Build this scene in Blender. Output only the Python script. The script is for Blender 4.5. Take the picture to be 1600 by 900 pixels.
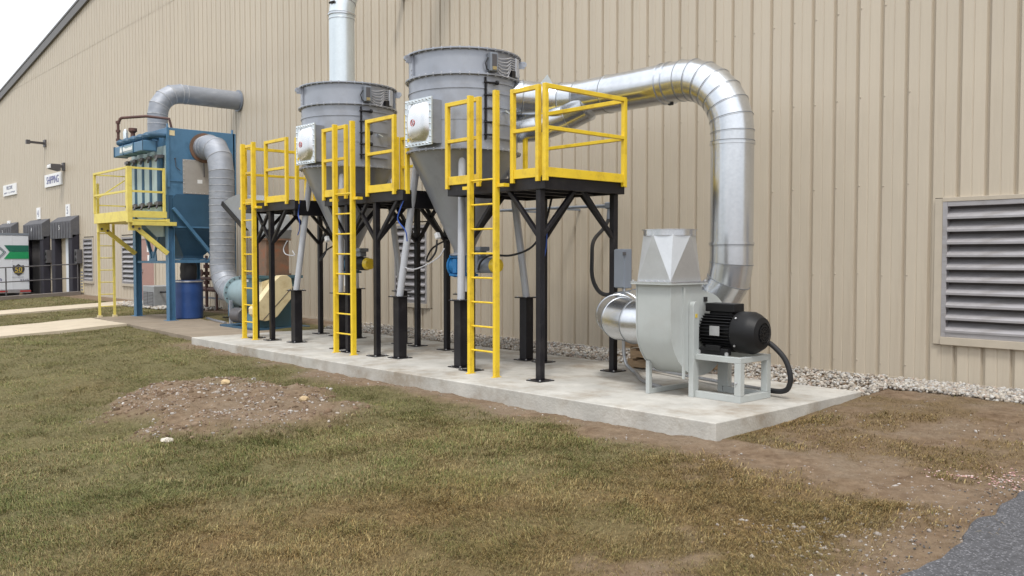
import bpy, bmesh, math, random
import numpy as np
from mathutils import Vector, Matrix
R = math.radians
PI = math.pi
rng = random.Random(7)
nr = np.random.default_rng(11)
sc = bpy.context.scene
for o in list(bpy.data.objects): bpy.data.objects.remove(o)

# ------------------------------------------------------------------ camera, sky, sun, exposure
COL = sc.collection
cd = bpy.data.cameras.new('camera'); cam = bpy.data.objects.new('camera', cd); COL.objects.link(cam)
cd.sensor_width = 36.0; cd.lens = 36.0 * 1364 / 1600; cd.clip_start = 0.1; cd.clip_end = 3000
_a = R(42.30); _p = R(2.10)
fh = Vector((-math.cos(_a), math.sin(_a), 0)); up0 = Vector((0, 0, 1))
rt = fh.cross(up0); fw = fh * math.cos(_p) - up0 * math.sin(_p); upv = rt.cross(fw)
M = Matrix((rt, upv, -fw)).transposed().to_4x4(); M.translation = Vector((0, 0, 1.49))
cam.matrix_world = M
sc.camera = cam
sc.render.resolution_x = 1024; sc.render.resolution_y = 576

SUN_EL, SUN_AZ = R(60), R(-48)          # azimuth of the sun measured from +x towards +y
w = bpy.data.worlds.new('World'); sc.world = w; w.use_nodes = True
nt = w.node_tree; nt.nodes.clear()
out = nt.nodes.new('ShaderNodeOutputWorld'); bg = nt.nodes.new('ShaderNodeBackground')
sky = nt.nodes.new('ShaderNodeTexSky'); sky.sky_type = 'NISHITA'; sky.sun_disc = False
sky.sun_elevation = SUN_EL; sky.sun_rotation = PI / 2 - SUN_AZ; sky.dust_density = 4; sky.air_density = 1.2
mx = nt.nodes.new('ShaderNodeMixRGB'); mx.inputs[0].default_value = 0.86
tcw = nt.nodes.new('ShaderNodeTexCoord'); nzw = nt.nodes.new('ShaderNodeTexNoise')
nzw.inputs['Scale'].default_value = 2.2; nzw.inputs['Detail'].default_value = 5
rpw = nt.nodes.new('ShaderNodeValToRGB')
rpw.color_ramp.elements[0].position = 0.3; rpw.color_ramp.elements[0].color = (8.2, 8.8, 9.6, 1)
rpw.color_ramp.elements[1].position = 0.7; rpw.color_ramp.elements[1].color = (12.5, 12.6, 12.8, 1)
nt.links.new(tcw.outputs['Generated'], nzw.inputs['Vector']); nt.links.new(nzw.outputs['Fac'], rpw.inputs[0])
# overcast dome: brighter towards the zenith
sxw = nt.nodes.new('ShaderNodeSeparateXYZ'); nt.links.new(tcw.outputs['Generated'], sxw.inputs[0])
mrw = nt.nodes.new('ShaderNodeMapRange'); mrw.inputs[1].default_value = 0; mrw.inputs[2].default_value = 1; mrw.inputs[3].default_value = .74; mrw.inputs[4].default_value = 1.45
nt.links.new(sxw.outputs[2], mrw.inputs[0])
mlw = nt.nodes.new('ShaderNodeMixRGB'); mlw.blend_type = 'MULTIPLY'; mlw.inputs[0].default_value = 1
nt.links.new(rpw.outputs[0], mlw.inputs[1]); nt.links.new(mrw.outputs[0], mlw.inputs[2])
nt.links.new(sky.outputs[0], mx.inputs[1]); nt.links.new(mlw.outputs[0], mx.inputs[2])
nt.links.new(mx.outputs[0], bg.inputs[0]); nt.links.new(bg.outputs[0], out.inputs[0])
bg.inputs[1].default_value = 0.1
sd = bpy.data.lights.new('sun', 'SUN'); sd.energy = 1.5; sd.angle = R(11); sd.color = (1, 0.96, 0.9)
so = bpy.data.objects.new('sun', sd); COL.objects.link(so)
sv = Vector((math.cos(SUN_EL) * math.cos(SUN_AZ), math.cos(SUN_EL) * math.sin(SUN_AZ), math.sin(SUN_EL)))
so.rotation_euler = (-sv).to_track_quat('-Z', 'Y').to_euler()
so.location = sv * 60
sc.view_settings.view_transform = 'Standard'; sc.view_settings.look = 'None'
sc.view_settings.exposure = 0.45; sc.view_settings.gamma = 1; sc.view_settings.use_curve_mapping = False

# ------------------------------------------------------------------ materials
def lin(c):
    return tuple((v / 255 / 12.92 if v / 255 <= .04045 else ((v / 255 + .055) / 1.055) ** 2.4) for v in c)
def mat(name, col, rough=.6, metal=0., var=.12, scale=6., stretch=(1, 1, 1), bump=.0, bscale=60., dirt=None, dirt_amt=.35, dlo=.5,
        dscale=2.5, objvar=0., spec=.5, rvar=.1, spangle=0., trans=0.):
    m = bpy.data.materials.new(name); m.use_nodes = True
    n = m.node_tree.nodes; l = m.node_tree.links
    b = n['Principled BSDF']
    b.inputs['Roughness'].default_value = rough; b.inputs['Metallic'].default_value = metal
    b.inputs['Specular IOR Level'].default_value = spec
    tc = n.new('ShaderNodeTexCoord'); mp = n.new('ShaderNodeMapping'); mp.inputs['Scale'].default_value = stretch
    l.new(tc.outputs['Object'], mp.inputs[0])
    nz = n.new('ShaderNodeTexNoise'); nz.inputs['Scale'].default_value = scale; nz.inputs['Detail'].default_value = 6
    nz.inputs['Roughness'].default_value = .62
    l.new(mp.outputs[0], nz.inputs['Vector'])
    rp = n.new('ShaderNodeValToRGB'); l.new(nz.outputs['Fac'], rp.inputs[0])
    rp.color_ramp.elements[0].position = .28; rp.color_ramp.elements[1].position = .72
    rp.color_ramp.elements[0].color = (*[c * (1 - var) for c in col], 1)
    rp.color_ramp.elements[1].color = (*[min(1, c * (1 + var)) for c in col], 1)
    cur = rp.outputs[0]
    if spangle:
        vo = n.new('ShaderNodeTexVoronoi'); vo.inputs['Scale'].default_value = 38
        l.new(tc.outputs['Object'], vo.inputs['Vector'])
        mm = n.new('ShaderNodeMixRGB'); mm.blend_type = 'MULTIPLY'; mm.inputs[0].default_value = spangle
        sv_ = n.new('ShaderNodeSeparateColor'); l.new(vo.outputs['Color'], sv_.inputs[0])
        mr_ = n.new('ShaderNodeMapRange'); mr_.inputs[3].default_value = .72; mr_.inputs[4].default_value = 1.0
        l.new(sv_.outputs[0], mr_.inputs[0]); l.new(cur, mm.inputs[1]); l.new(mr_.outputs[0], mm.inputs[2]); cur = mm.outputs[0]
    if dirt:
        nd = n.new('ShaderNodeTexNoise'); nd.inputs['Scale'].default_value = dscale; nd.inputs['Detail'].default_value = 9
        nd.inputs['Roughness'].default_value = .7
        l.new(mp.outputs[0], nd.inputs['Vector'])
        rd = n.new('ShaderNodeValToRGB'); rd.color_ramp.elements[0].position = dlo; rd.color_ramp.elements[1].position = dlo + .18
        rd.color_ramp.elements[1].color = (dirt_amt,) * 3 + (1,); rd.color_ramp.elements[0].color = (0, 0, 0, 1)
        l.new(nd.outputs['Fac'], rd.inputs[0])
        md = n.new('ShaderNodeMixRGB'); l.new(rd.outputs[0], md.inputs[0]); l.new(cur, md.inputs[1])
        md.inputs[2].default_value = (*dirt, 1); cur = md.outputs[0]
    if objvar:
        oi = n.new('ShaderNodeObjectInfo'); mr = n.new('ShaderNodeMapRange')
        mr.inputs[3].default_value = 1 - objvar; mr.inputs[4].default_value = 1 + objvar
        l.new(oi.outputs['Random'], mr.inputs[0])
        mo = n.new('ShaderNodeMixRGB'); mo.blend_type = 'MULTIPLY'; mo.inputs[0].default_value = 1
        l.new(cur, mo.inputs[1]); l.new(mr.outputs[0], mo.inputs[2]); cur = mo.outputs[0]
    l.new(cur, b.inputs['Base Color'])
    if rvar:
        mr = n.new('ShaderNodeMapRange'); mr.inputs[3].default_value = max(.04, rough - rvar); mr.inputs[4].default_value = min(1, rough + rvar)
        l.new(nz.outputs['Fac'], mr.inputs[0]); l.new(mr.outputs[0], b.inputs['Roughness'])
    if bump:
        nb = n.new('ShaderNodeTexNoise'); nb.inputs['Scale'].default_value = bscale; nb.inputs['Detail'].default_value = 4
        l.new(mp.outputs[0], nb.inputs['Vector'])
        bp = n.new('ShaderNodeBump'); bp.inputs['Strength'].default_value = bump; bp.inputs['Distance'].default_value = .02
        l.new(nb.outputs['Fac'], bp.inputs['Height']); l.new(bp.outputs[0], b.inputs['Normal'])
    return m

BEIGE = (.50, .437, .345)
MT = {}
MT['siding'] = mat('beige painted siding', BEIGE, .5, var=.05, scale=3, stretch=(4, 4, .25), dirt=(.33, .27, .2), dirt_amt=.3, dscale=1.6, objvar=.035, bump=.03, bscale=8)
MT['trim'] = mat('beige trim', (.45, .395, .315), .5, var=.06)
MT['roof'] = mat('grey roof edge', (.12, .115, .115), .5)
MT['louver'] = mat('weathered aluminium louver', (.40, .385, .395), .45, .55, var=.1, scale=4, stretch=(1, 4, 4), dirt=(.26, .23, .2), dirt_amt=.5, dscale=3)
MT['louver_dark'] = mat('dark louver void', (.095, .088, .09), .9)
MT['concrete'] = mat('new concrete', (.45, .435, .40), .9, var=.2, scale=2.2, dirt=(.235, .185, .13), dirt_amt=.7, dscale=1.3, dlo=.47, bump=.25, bscale=45, spec=.25)
MT['oldconcrete'] = mat('old concrete', (.26, .215, .165), .95, var=.15, scale=2, dirt=(.18, .14, .1), dirt_amt=.5, dscale=1.3, bump=.25, bscale=40, spec=.2)
MT['path'] = mat('pale path concrete', (.50, .43, .33), .95, var=.08, scale=2, dirt=(.34, .28, .2), dirt_amt=.4, bump=.2, bscale=40, spec=.2)
MT['foundation'] = mat('foundation', (.10, .085, .07), .95)
MT['greypaint'] = mat('grey painted steel', (.335, .355, .40), .33, .42, var=.07, scale=3, dirt=(.22, .22, .23), dirt_amt=.4, dscale=2, rvar=.08, bump=.02, bscale=5)
MT['greytube'] = mat('light grey painted tube', (.47, .485, .52), .4, .2, var=.06)
MT['fangrey'] = mat('fan grey enamel', (.43, .455, .445), .42, var=.05, scale=3, dirt=(.36, .36, .34), dirt_amt=.35, bump=.015, bscale=5)
MT['galv'] = mat('bright galvanised sheet', (.64, .665, .70), .25, .95, var=.12, scale=2.5, stretch=(1, 1, .4), spangle=.2, rvar=.06, bump=.02, bscale=3)
MT['galvold'] = mat('dull galvanised sheet', (.29, .31, .35), .55, .4, var=.13, scale=3, stretch=(1, 1, 2.5), dirt=(.55, .56, .58), dirt_amt=.4, dscale=2, rvar=.08, bump=.04, bscale=7)
MT['galvsoft'] = mat('matte galvanised sheet', (.60, .615, .63), .40, .82, var=.06, scale=3, spangle=.12)
MT['galvwhite'] = mat('spiral galvanised pipe', (.68, .74, .77), .35, .75, var=.05, scale=3, spangle=.15)
MT['polished'] = mat('polished stainless panel', (.80, .81, .83), .27, 1., var=.04, rvar=.04)
MT['bolt'] = mat('zinc bolt', (.55, .55, .56), .4, .8)
MT['yellow'] = mat('yellow enamel', (.80, .56, .03), .38, var=.05, scale=5, dirt=(.46, .29, .03), dirt_amt=.55, dscale=6, bump=.015, bscale=30)
MT['yellowold'] = mat('pale yellow enamel', (.72, .60, .14), .5, var=.07, scale=5, dirt=(.45, .33, .1), dirt_amt=.5, dscale=4)
MT['black'] = mat('black enamel steel', (.010, .009, .012), .45, spec=.35, var=.2, scale=5, dirt=(.05, .045, .045), dirt_amt=.4, dscale=4, bump=.02, bscale=40)
MT['motor'] = mat('black motor casting', (.008, .008, .009), .5, var=.2, spec=.3, bump=.06, bscale=80)
MT['rubber'] = mat('black rubber', (.018, .018, .02), .6)
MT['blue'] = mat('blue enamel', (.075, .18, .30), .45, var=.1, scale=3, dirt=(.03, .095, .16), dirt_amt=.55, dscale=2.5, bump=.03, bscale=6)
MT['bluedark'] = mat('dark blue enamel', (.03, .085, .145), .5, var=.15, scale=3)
MT['bluepale'] = mat('pale blue panel', (.36, .46, .47), .5, var=.08, scale=3)
MT['drum'] = mat('blue plastic drum', (.02, .062, .21), .4, var=.14, scale=3)
MT['teal'] = mat('teal enamel', (.06, .13, .165), .5, var=.12, scale=4, dirt=(.06, .1, .11), dirt_amt=.5)
MT['tealpale'] = mat('pale teal enamel', (.25, .34, .37), .5, var=.1)
MT['cream'] = mat('cream enamel', (.68, .58, .36), .5, var=.07, scale=4, dirt=(.42, .3, .14), dirt_amt=.5, dscale=3)
MT['rust'] = mat('rusted steel', (.17, .105, .07), .85, var=.3, scale=4, dirt=(.25, .08, .035), dirt_amt=.8, dscale=4, bump=.15, bscale=30)
MT['pipebrown'] = mat('red brown pipe', (.10, .05, .042), .7, var=.25)
MT['hood'] = mat('grey hood sheet', (.30, .315, .33), .55, .3, var=.1, scale=3, dirt=(.2, .19, .18), dirt_amt=.5)
MT['access'] = mat('tan access plate', (.40, .37, .335), .6, .2, var=.07)
MT['white'] = mat('white paint', (.80, .80, .80), .5, var=.03)
MT['trailer'] = mat('white trailer panel', (.66, .68, .72), .4, var=.04, scale=1.5)
MT['green1'] = mat('dark green stripe', (.012, .13, .085), .45, var=.05)
MT['green2'] = mat('bright green stripe', (.012, .28, .10), .45, var=.05)
MT['gold'] = mat('gold print', (.62, .46, .06), .5)
MT['redtape'] = mat('red tape', (.42, .03, .03), .4)
MT['navyprint'] = mat('navy print', (.05, .06, .22), .6)
MT['greyprint'] = mat('grey print', (.20, .21, .28), .6)
MT['redprint'] = mat('red print', (.55, .12, .11), .5)
MT['canvas'] = mat('grey dock canvas', (.095, .095, .105), .85, var=.15, scale=3, bump=.3, bscale=6, dirt=(.16, .155, .15), dirt_amt=.5)
MT['canvasdark'] = mat('black dock canvas', (.022, .02, .03), .85, var=.2, scale=3, bump=.2, bscale=6)
MT['dockdoor'] = mat('tan dock door', (.46, .39, .29), .6, var=.05)
MT['reddoor'] = mat('faded red door', (.34, .20, .17), .6, var=.08)
MT['fixture'] = mat('bronze fixture', (.085, .08, .085), .5)
MT['ebox'] = mat('grey enclosure', (.22, .245, .285), .45, .2, var=.06)
MT['conduit'] = mat('galvanised conduit', (.42, .43, .45), .35, .7, var=.06)
MT['seamdark'] = mat('seam sealant dark', (.20, .21, .22), .5, .5)
MT['caulk'] = mat('pale caulk', (.40, .41, .43), .8, var=.4, scale=9)
MT['wood'] = mat('pallet wood', (.34, .235, .14), .85, var=.25, scale=3, stretch=(1, 8, 8), objvar=.2, bump=.15, bscale=30)
MT['valveblue'] = mat('bright blue casting', (.02, .17, .42), .4, var=.12)
MT['cablelight'] = mat('grey cable', (.42, .42, .44), .6)
MT['cableblue'] = mat('blue air line', (.03, .09, .40), .5)
MT['kerb'] = mat('kerb concrete', (.17, .145, .125), .95, var=.12, bump=.2)
MT['condenser'] = mat('condenser cabinet', (.27, .28, .29), .5)
MT['brass'] = mat('brass valve', (.45, .36, .18), .4, .6)

# ------------------------------------------------------------------ mesh helpers
class MB:
    def __init__(s): s.v = []; s.f = []
    def add(s, vs, fs):
        n = len(s.v); s.v += [tuple(v) for v in vs]; s.f += [tuple(i + n for i in f) for f in fs]; return s
    def obox(s, c, a, b, d):
        c, a, b, d = map(Vector, (c, a, b, d))
        vs = [c + a * i + b * j + d * k for k in (-1, 1) for j in (-1, 1) for i in (-1, 1)]
        fs = [(0, 2, 3, 1), (4, 5, 7, 6), (0, 1, 5, 4), (2, 6, 7, 3), (0, 4, 6, 2), (1, 3, 7, 5)]
        if a.cross(b).dot(d) < 0: fs = [f[::-1] for f in fs]
        return s.add(vs, fs)
    def box(s, x0, x1, y0, y1, z0, z1):
        return s.obox(((x0 + x1) / 2, (y0 + y1) / 2, (z0 + z1) / 2), ((x1 - x0) / 2, 0, 0), (0, (y1 - y0) / 2, 0), (0, 0, (z1 - z0) / 2))
    def bar(s, p, q, w, h=None, up=(0, 0, 1)):
        p, q = Vector(p), Vector(q); d = q - p; u = Vector(up)
        if abs(d.normalized().dot(u)) > .98: u = Vector((0, 1, 0))
        sd_ = d.cross(u).normalized(); u2 = sd_.cross(d).normalized()
        return s.obox((p + q) / 2, sd_ * (w / 2), u2 * ((h or w) / 2), d / 2)
    def rings(s, rings, caps=True, closed=False):
        n = len(rings[0]); vs = [v for r in rings for v in r]; fs = []
        k = len(rings)
        for i in range(k if closed else k - 1):
            a = i * n; b = ((i + 1) % k) * n
            for j in range(n):
                fs.append((a + j, a + (j + 1) % n, b + (j + 1) % n, b + j))
        if caps and not closed:
            fs.append(tuple(range(n - 1, -1, -1))); fs.append(tuple((k - 1) * n + j for j in range(n)))
        return s.add(vs, fs)
    def tube(s, p, q, r, n=12, r2=None, caps=True):
        p, q = Vector(p), Vector(q); d = (q - p).normalized()
        u = d.orthogonal().normalized(); v = d.cross(u)
        r2 = r if r2 is None else r2
        ring = lambda c, rr: [c + u * (rr * math.cos(2 * PI * i / n)) + v * (rr * math.sin(2 * PI * i / n)) for i in range(n)]
        return s.rings([ring(p, r), ring(q, r2)], caps)
    def sweep(s, path, r, n=8, caps=True):
        P = [Vector(p) for p in path]; rs = r if isinstance(r, (list, tuple)) else [r] * len(P)
        T = [(P[min(i + 1, len(P) - 1)] - P[max(i - 1, 0)]).normalized() for i in range(len(P))]
        u = T[0].orthogonal().normalized(); rr = []
        for i, p in enumerate(P):
            u = (u - T[i] * u.dot(T[i])).normalized(); v = T[i].cross(u)
            rr.append([p + u * (rs[i] * math.cos(2 * PI * k / n)) + v * (rs[i] * math.sin(2 * PI * k / n)) for k in range(n)])
        return s.rings(rr, caps)
    def lathe(s, prof, n=48, o=(0, 0, 0), axis=(0, 0, 1), caps=True):
        ax = Vector(axis).normalized(); u = ax.orthogonal().normalized() if abs(ax.z) < .99 else Vector((1, 0, 0)); v = ax.cross(u); o = Vector(o)
        return s.rings([[o + ax * z + u * (r * math.cos(2 * PI * k / n)) + v * (r * math.sin(2 * PI * k / n)) for k in range(n)] for r, z in prof], caps)
    def ring(s, r0, r1, z0, z1, n=64, o=(0, 0, 0), axis=(0, 0, 1)):
        ax = Vector(axis).normalized(); u = ax.orthogonal().normalized() if abs(ax.z) < .99 else Vector((1, 0, 0)); v = ax.cross(u); o = Vector(o)
        return s.rings([[o + ax * z + u * (r * math.cos(2 * PI * k / n)) + v * (r * math.sin(2 * PI * k / n)) for k in range(n)] for r, z in ((r0, z0), (r1, z0), (r1, z1), (r0, z1))], closed=True)
    def prism(s, pts, d):
        P = [Vector(p) for p in pts]; d = Vector(d); n = len(P)
        nrm = sum(((P[i] - P[0]).cross(P[(i + 1) % n] - P[0]) for i in range(n)), Vector())
        if nrm.dot(d) > 0: P = P[::-1]
        vs = P + [p + d for p in P]
        fs = [tuple(range(n)), tuple(range(2 * n - 1, n - 1, -1))] + [(i, i + n, (i + 1) % n + n, (i + 1) % n) for i in range(n)]
        return s.add(vs, fs)
    def quadbox(s, top, zb):                     # a slab under four (or more) top corners
        top = [Vector(t) for t in top]; n = len(top)
        vs = top + [Vector((t.x, t.y, zb if not callable(zb) else zb(t))) for t in top]
        fs = [tuple(range(n)), tuple(range(2 * n - 1, n - 1, -1))] + [(i + n, (i + 1) % n + n, (i + 1) % n, i) for i in range(n)]
        return s.add(vs, fs)
    def mesh(s, name, m, smooth=35, off=(0, 0, 0)):
        me = bpy.data.meshes.new(name)
        ox, oy, oz = off
        me.from_pydata([(x - ox, y - oy, z - oz) for x, y, z in s.v], [], s.f)
        me.materials.append(m if not isinstance(m, str) else MT[m])
        if smooth:
            me.shade_smooth(); me.set_sharp_from_angle(angle=R(smooth))
        me.update(); return me
    def build(s, name, m, parent=None, smooth=35, bevel=0, kind=None, label=None, cat=None, group=None):
        r = parent
        while r is not None and r.parent: r = r.parent
        me = s.mesh(name, m, smooth, tuple(r.location) if r else (0, 0, 0))
        o = bpy.data.objects.new(name, me); COL.objects.link(o); o.parent = parent
        if bevel:
            md = o.modifiers.new('bevel', 'BEVEL'); md.width = bevel; md.segments = 2; md.limit_method = 'ANGLE'; md.angle_limit = R(40)
            md.harden_normals = True
        tag(o, label, cat, group, kind); return o
def tag(o, label=None, cat=None, group=None, kind=None):
    for k, v in (('label', label), ('category', cat), ('group', group), ('kind', kind)):
        if v: o[k] = v
    return o
def thing(name, loc, label, cat, group=None):
    o = bpy.data.objects.new(name, None); COL.objects.link(o); o.location = loc; o.empty_display_size = .2
    bpy.context.view_layer.update() if False else None
    return tag(o, label, cat, group)
def dup(o, loc=None, parent=None):
    c = o.copy(); COL.objects.link(c); c.parent = parent
    if loc is not None: c.location = loc
    for ch in list(o.children): dup(ch, None, c)
    return c
def repeat(name, me, locs, parent, rots=None):           # alike pieces sharing one mesh, local locations
    res = []
    for i, l in enumerate(locs):
        o = bpy.data.objects.new(name, me); COL.objects.link(o); o.parent = parent; o.location = l
        if rots: o.rotation_euler = rots[i]
        res.append(o)
    return res
def text_mesh(body, size, extrude=.004, align='CENTER', xs=1.0):
    c = bpy.data.curves.new('t', 'FONT'); c.body = body; c.size = size; c.align_x = align; c.align_y = 'CENTER'; c.extrude = extrude; c.resolution_u = 3
    o = bpy.data.objects.new('t', c); COL.objects.link(o); bpy.context.view_layer.update()
    me = bpy.data.meshes.new_from_object(o.evaluated_get(bpy.context.evaluated_depsgraph_get()))
    bpy.data.objects.remove(o); bpy.data.curves.remove(c)
    if xs != 1: me.transform(Matrix.Diagonal((xs, 1, 1, 1)))
    return me
def lettering(name, body, size, pos, u, v, m, parent, extrude=.004, align='CENTER', xs=1.0, bold=0):
    me = text_mesh(body, size, extrude, align, xs)
    u, v = Vector(u).normalized(), Vector(v).normalized(); n = u.cross(v)
    r = parent
    while r.parent: r = r.parent
    T = Matrix((u, v, n)).transposed().to_4x4(); T.translation = Vector(pos) - r.location
    me.transform(T); me.materials.clear(); me.materials.append(MT[m]); me.name = name
    o = bpy.data.objects.new(name, me); COL.objects.link(o); o.parent = parent; return o
def cr(pts, k_=6):                                        # smooth curve through points
    q = [Vector(p) for p in pts]; o_ = []
    for k in range(len(q) - 1):
        a, b, c, d_ = q[max(k - 1, 0)], q[k], q[k + 1], q[min(k + 2, len(q) - 1)]
        for s in np.linspace(0, 1, k_, endpoint=False):
            o_.append(.5 * ((2 * b) + (c - a) * s + (2 * a - 5 * b + 4 * c - d_) * s * s + (3 * b - a - 3 * c + d_) * s ** 3))
    return o_ + [q[-1]]
def arc(c, r, u, v, a0, a1, n):                           # points on a circle, c + r(u cos + v sin)
    c, u, v = Vector(c), Vector(u), Vector(v)
    return [c + u * (r * math.cos(a0 + (a1 - a0) * i / n)) + v * (r * math.sin(a0 + (a1 - a0) * i / n)) for i in range(n + 1)]
def duct(path, r, m, parent, n=40, name='duct_segment', lip=.005, seam=None, sw=.006):
    P = [Vector(p) for p in path]
    P = [p for i, p in enumerate(P) if i == 0 or (p - P[i - 1]).length > .02]
    D = [(P[i + 1] - P[i]).normalized() for i in range(len(P) - 1)]
    u = D[0].orthogonal().normalized()
    if abs(D[0].z) < .9: u = Vector((0, 0, 1)); u = (u - D[0] * u.dot(D[0])).normalized()
    v = D[0].cross(u)
    def ringat(i, rr, base_u, base_v, d):
        pts = []
        for k in range(n):
            a = 2 * PI * k / n; pts.append(P[i] + (base_u * math.cos(a) + base_v * math.sin(a)) * rr)
        if 0 < i < len(P) - 1:
            nn = (D[i - 1] + D[i]).normalized()
            pts = [p + d * ((P[i] - p).dot(nn) / d.dot(nn)) for p in pts]
        return pts
    for i in range(len(P) - 1):
        d = D[i]
        if i > 0:
            q = D[i - 1].rotation_difference(d); u = q @ u; v = q @ v
        L = (P[i + 1] - P[i]).length
        A = ringat(i, r, u, v, d); B = ringat(i + 1, r, u, v, d)
        A2 = ringat(i, r + lip, u, v, d); B2 = ringat(i + 1, r + lip, u, v, d)
        wl = min(.012, L * .2)
        rings = [[p for p in A2], [p + d * wl for p in A2], [p + d * (wl + .004) for p in A], B]
        MB().rings(rings, caps=True).build(name, m, parent)
        if seam and i > 0:
            o1 = ringat(i, r + lip + .0025, u, v, d); i1 = ringat(i, r - .004, u, v, d)
            MB().rings([[p - d * sw for p in i1], [p - d * sw for p in o1], [p + d * sw for p in o1], [p + d * sw for p in i1]], caps=False).build('seam', seam, parent)

# ------------------------------------------------------------------ terrain functions
def vnoise(x, y, seed=0):
    xi = np.floor(x).astype(np.int64); yi = np.floor(y).astype(np.int64); xf = x - xi; yf = y - yi
    def h(a, b):
        n = (a * 374761393 + b * 668265263 + seed * 982451653) & 0x7fffffff
        n = ((n ^ (n >> 13)) * 1274126177) & 0x7fffffff
        return ((n ^ (n >> 16)) & 0xffff) / 65535.0
    u = xf * xf * (3 - 2 * xf); v = yf * yf * (3 - 2 * yf)
    return (h(xi, yi) * (1 - u) + h(xi + 1, yi) * u) * (1 - v) + (h(xi, yi + 1) * (1 - u) + h(xi + 1, yi + 1) * u) * v
def fbm(x, y, f, oct=4, seed=0):
    s = 0; a = .5; t = 0
    for i in range(oct):
        s = s + a * vnoise(x * f, y * f, seed + i * 17); t += a; a *= .5; f *= 2.03
    return s / t
def smooth(a, b, x):
    t = np.clip((x - a) / (b - a), 0, 1); return t * t * (3 - 2 * t)
def mound(x, y):
    # oval bare heap on the lawn
    dx, dy = x + 9.6, y - 4.28
    d = np.sqrt((dx / 2.1) ** 2 + (dy / 1.2) ** 2) + (fbm(x, y, 1.7, 3, 5) - .5) * .8
    return 1 - smooth(.72, 1.12, d)
def gbase(x, y):
    y0 = np.interp(x, [-60, -27, -23, -20, -16, -4, 20], [10.6, 10.6, 9.3, 9.1, 8.8, 10, 10])
    return -.02 - .046 * np.clip(y0 - y, 0, 9)
def ghgt(x, y):
    x = np.asarray(x, float); y = np.asarray(y, float)
    z = gbase(x, y) + (fbm(x, y, .9, 3, 3) - .5) * .05 + (fbm(x, y, 6., 3, 9) - .5) * .022
    z = z + mound(x, y) * (.10 + (fbm(x, y, 4, 4, 21) - .5) * .12)
    z = z + dirtmask(x, y) * ((fbm(x, y, 5, 3, 23) - .5) * .035 + (fbm(x, y, 13, 2, 29) - .5) * .022)
    inn = smooth(-36.95, -37.1, x) * smooth(10.62, 10.5, y)
    z = z * (1 - inn) + (-1.32) * inn
    return z
def dirtmask(x, y):
    n = fbm(x, y, 1.3, 4, 31); n2 = fbm(x, y, 4., 3, 41)
    front = (1 - smooth(.12, .62, (6.42 - y) + (n - .5) * .9 + (n2 - .5) * .3)) * smooth(-16.6, -15.6, x) * (y < 6.7)
    right = smooth(-4.9, -3.9, x + (n - .5) * 1.6) * smooth(5.0, 6.9, y + (n2 - .5) * 1.2 + (n - .5) * 1.5) * (.45 + .5 * smooth(.40, .56, fbm(x, y, 1.9, 4, 47)))
    near = smooth(.62, .76, n + (smooth(-6., -3.2, x) - .72) * .34) * .8
    belt = smooth(9.2, 9.5, y) * (x < -3.9) * (x > -16)
    strip = smooth(9.6, 9.9, y)
    edge = smooth(-2.75, -2.15, x + (n2 - .5) * .5) * .9
    d = np.maximum.reduce([front, right, near * (x < 1), belt, strip, mound(x, y) * .97, edge])
    return np.clip(d, 0, 1)
def drymask(x, y):
    n = fbm(x, y, .8, 4, 51)
    return np.clip(smooth(-7., -2.8, x + (n - .5) * 4) * .85 + (n - .5) * .8 - .03, 0, 1)

# ------------------------------------------------------------------ ground sheet
def axis_coords(a, b, step, lo, hi):
    c = list(np.arange(a, b + 1e-6, step)); s = step; v = c[-1]
    while v < hi: s *= 1.22; v += s; c.append(v)
    s = step; v = c[0]
    while v > lo: s *= 1.22; v -= s; c.insert(0, v)
    return np.array(c)
gx = axis_coords(-16.5, 1.0, .045, -900, 900); gy = axis_coords(.9, 10.6, .045, -900, 900)
gx = np.unique(np.concatenate([gx, [-37.1, -36.95]]))
X, Y = np.meshgrid(gx, gy); Z = ghgt(X, Y)
far = np.maximum(np.abs(X + 8), np.abs(Y - 5)); Z = np.where(far > 60, np.minimum(Z, -.35), Z)
Z = np.where(Y > 10.7, -.3, Z)
nx, ny = len(gx), len(gy)
me = bpy.data.meshes.new('ground')
vv = np.stack([X.ravel(), Y.ravel(), Z.ravel()], 1)
idx = np.arange(nx * ny).reshape(ny, nx)
ff = np.stack([idx[:-1, :-1].ravel(), idx[:-1, 1:].ravel(), idx[1:, 1:].ravel(), idx[1:, :-1].ravel()], 1)
def np_mesh(me, V, Fq):
    k = Fq.shape[1]
    me.vertices.add(len(V)); me.vertices.foreach_set('co', V.astype(np.float32).ravel())
    me.loops.add(Fq.size); me.loops.foreach_set('vertex_index', Fq.astype(np.int32).ravel())
    me.polygons.add(len(Fq)); me.polygons.foreach_set('loop_start', np.arange(0, Fq.size, k, dtype=np.int32))
    me.update(calc_edges=True)
np_mesh(me, vv, ff); me.shade_smooth()
for nm, fn in (('bare', dirtmask), ('dry', drymask)):
    at = me.attributes.new(nm, 'FLOAT', 'POINT'); at.data.foreach_set('value', fn(X, Y).ravel().astype(np.float32))
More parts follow.
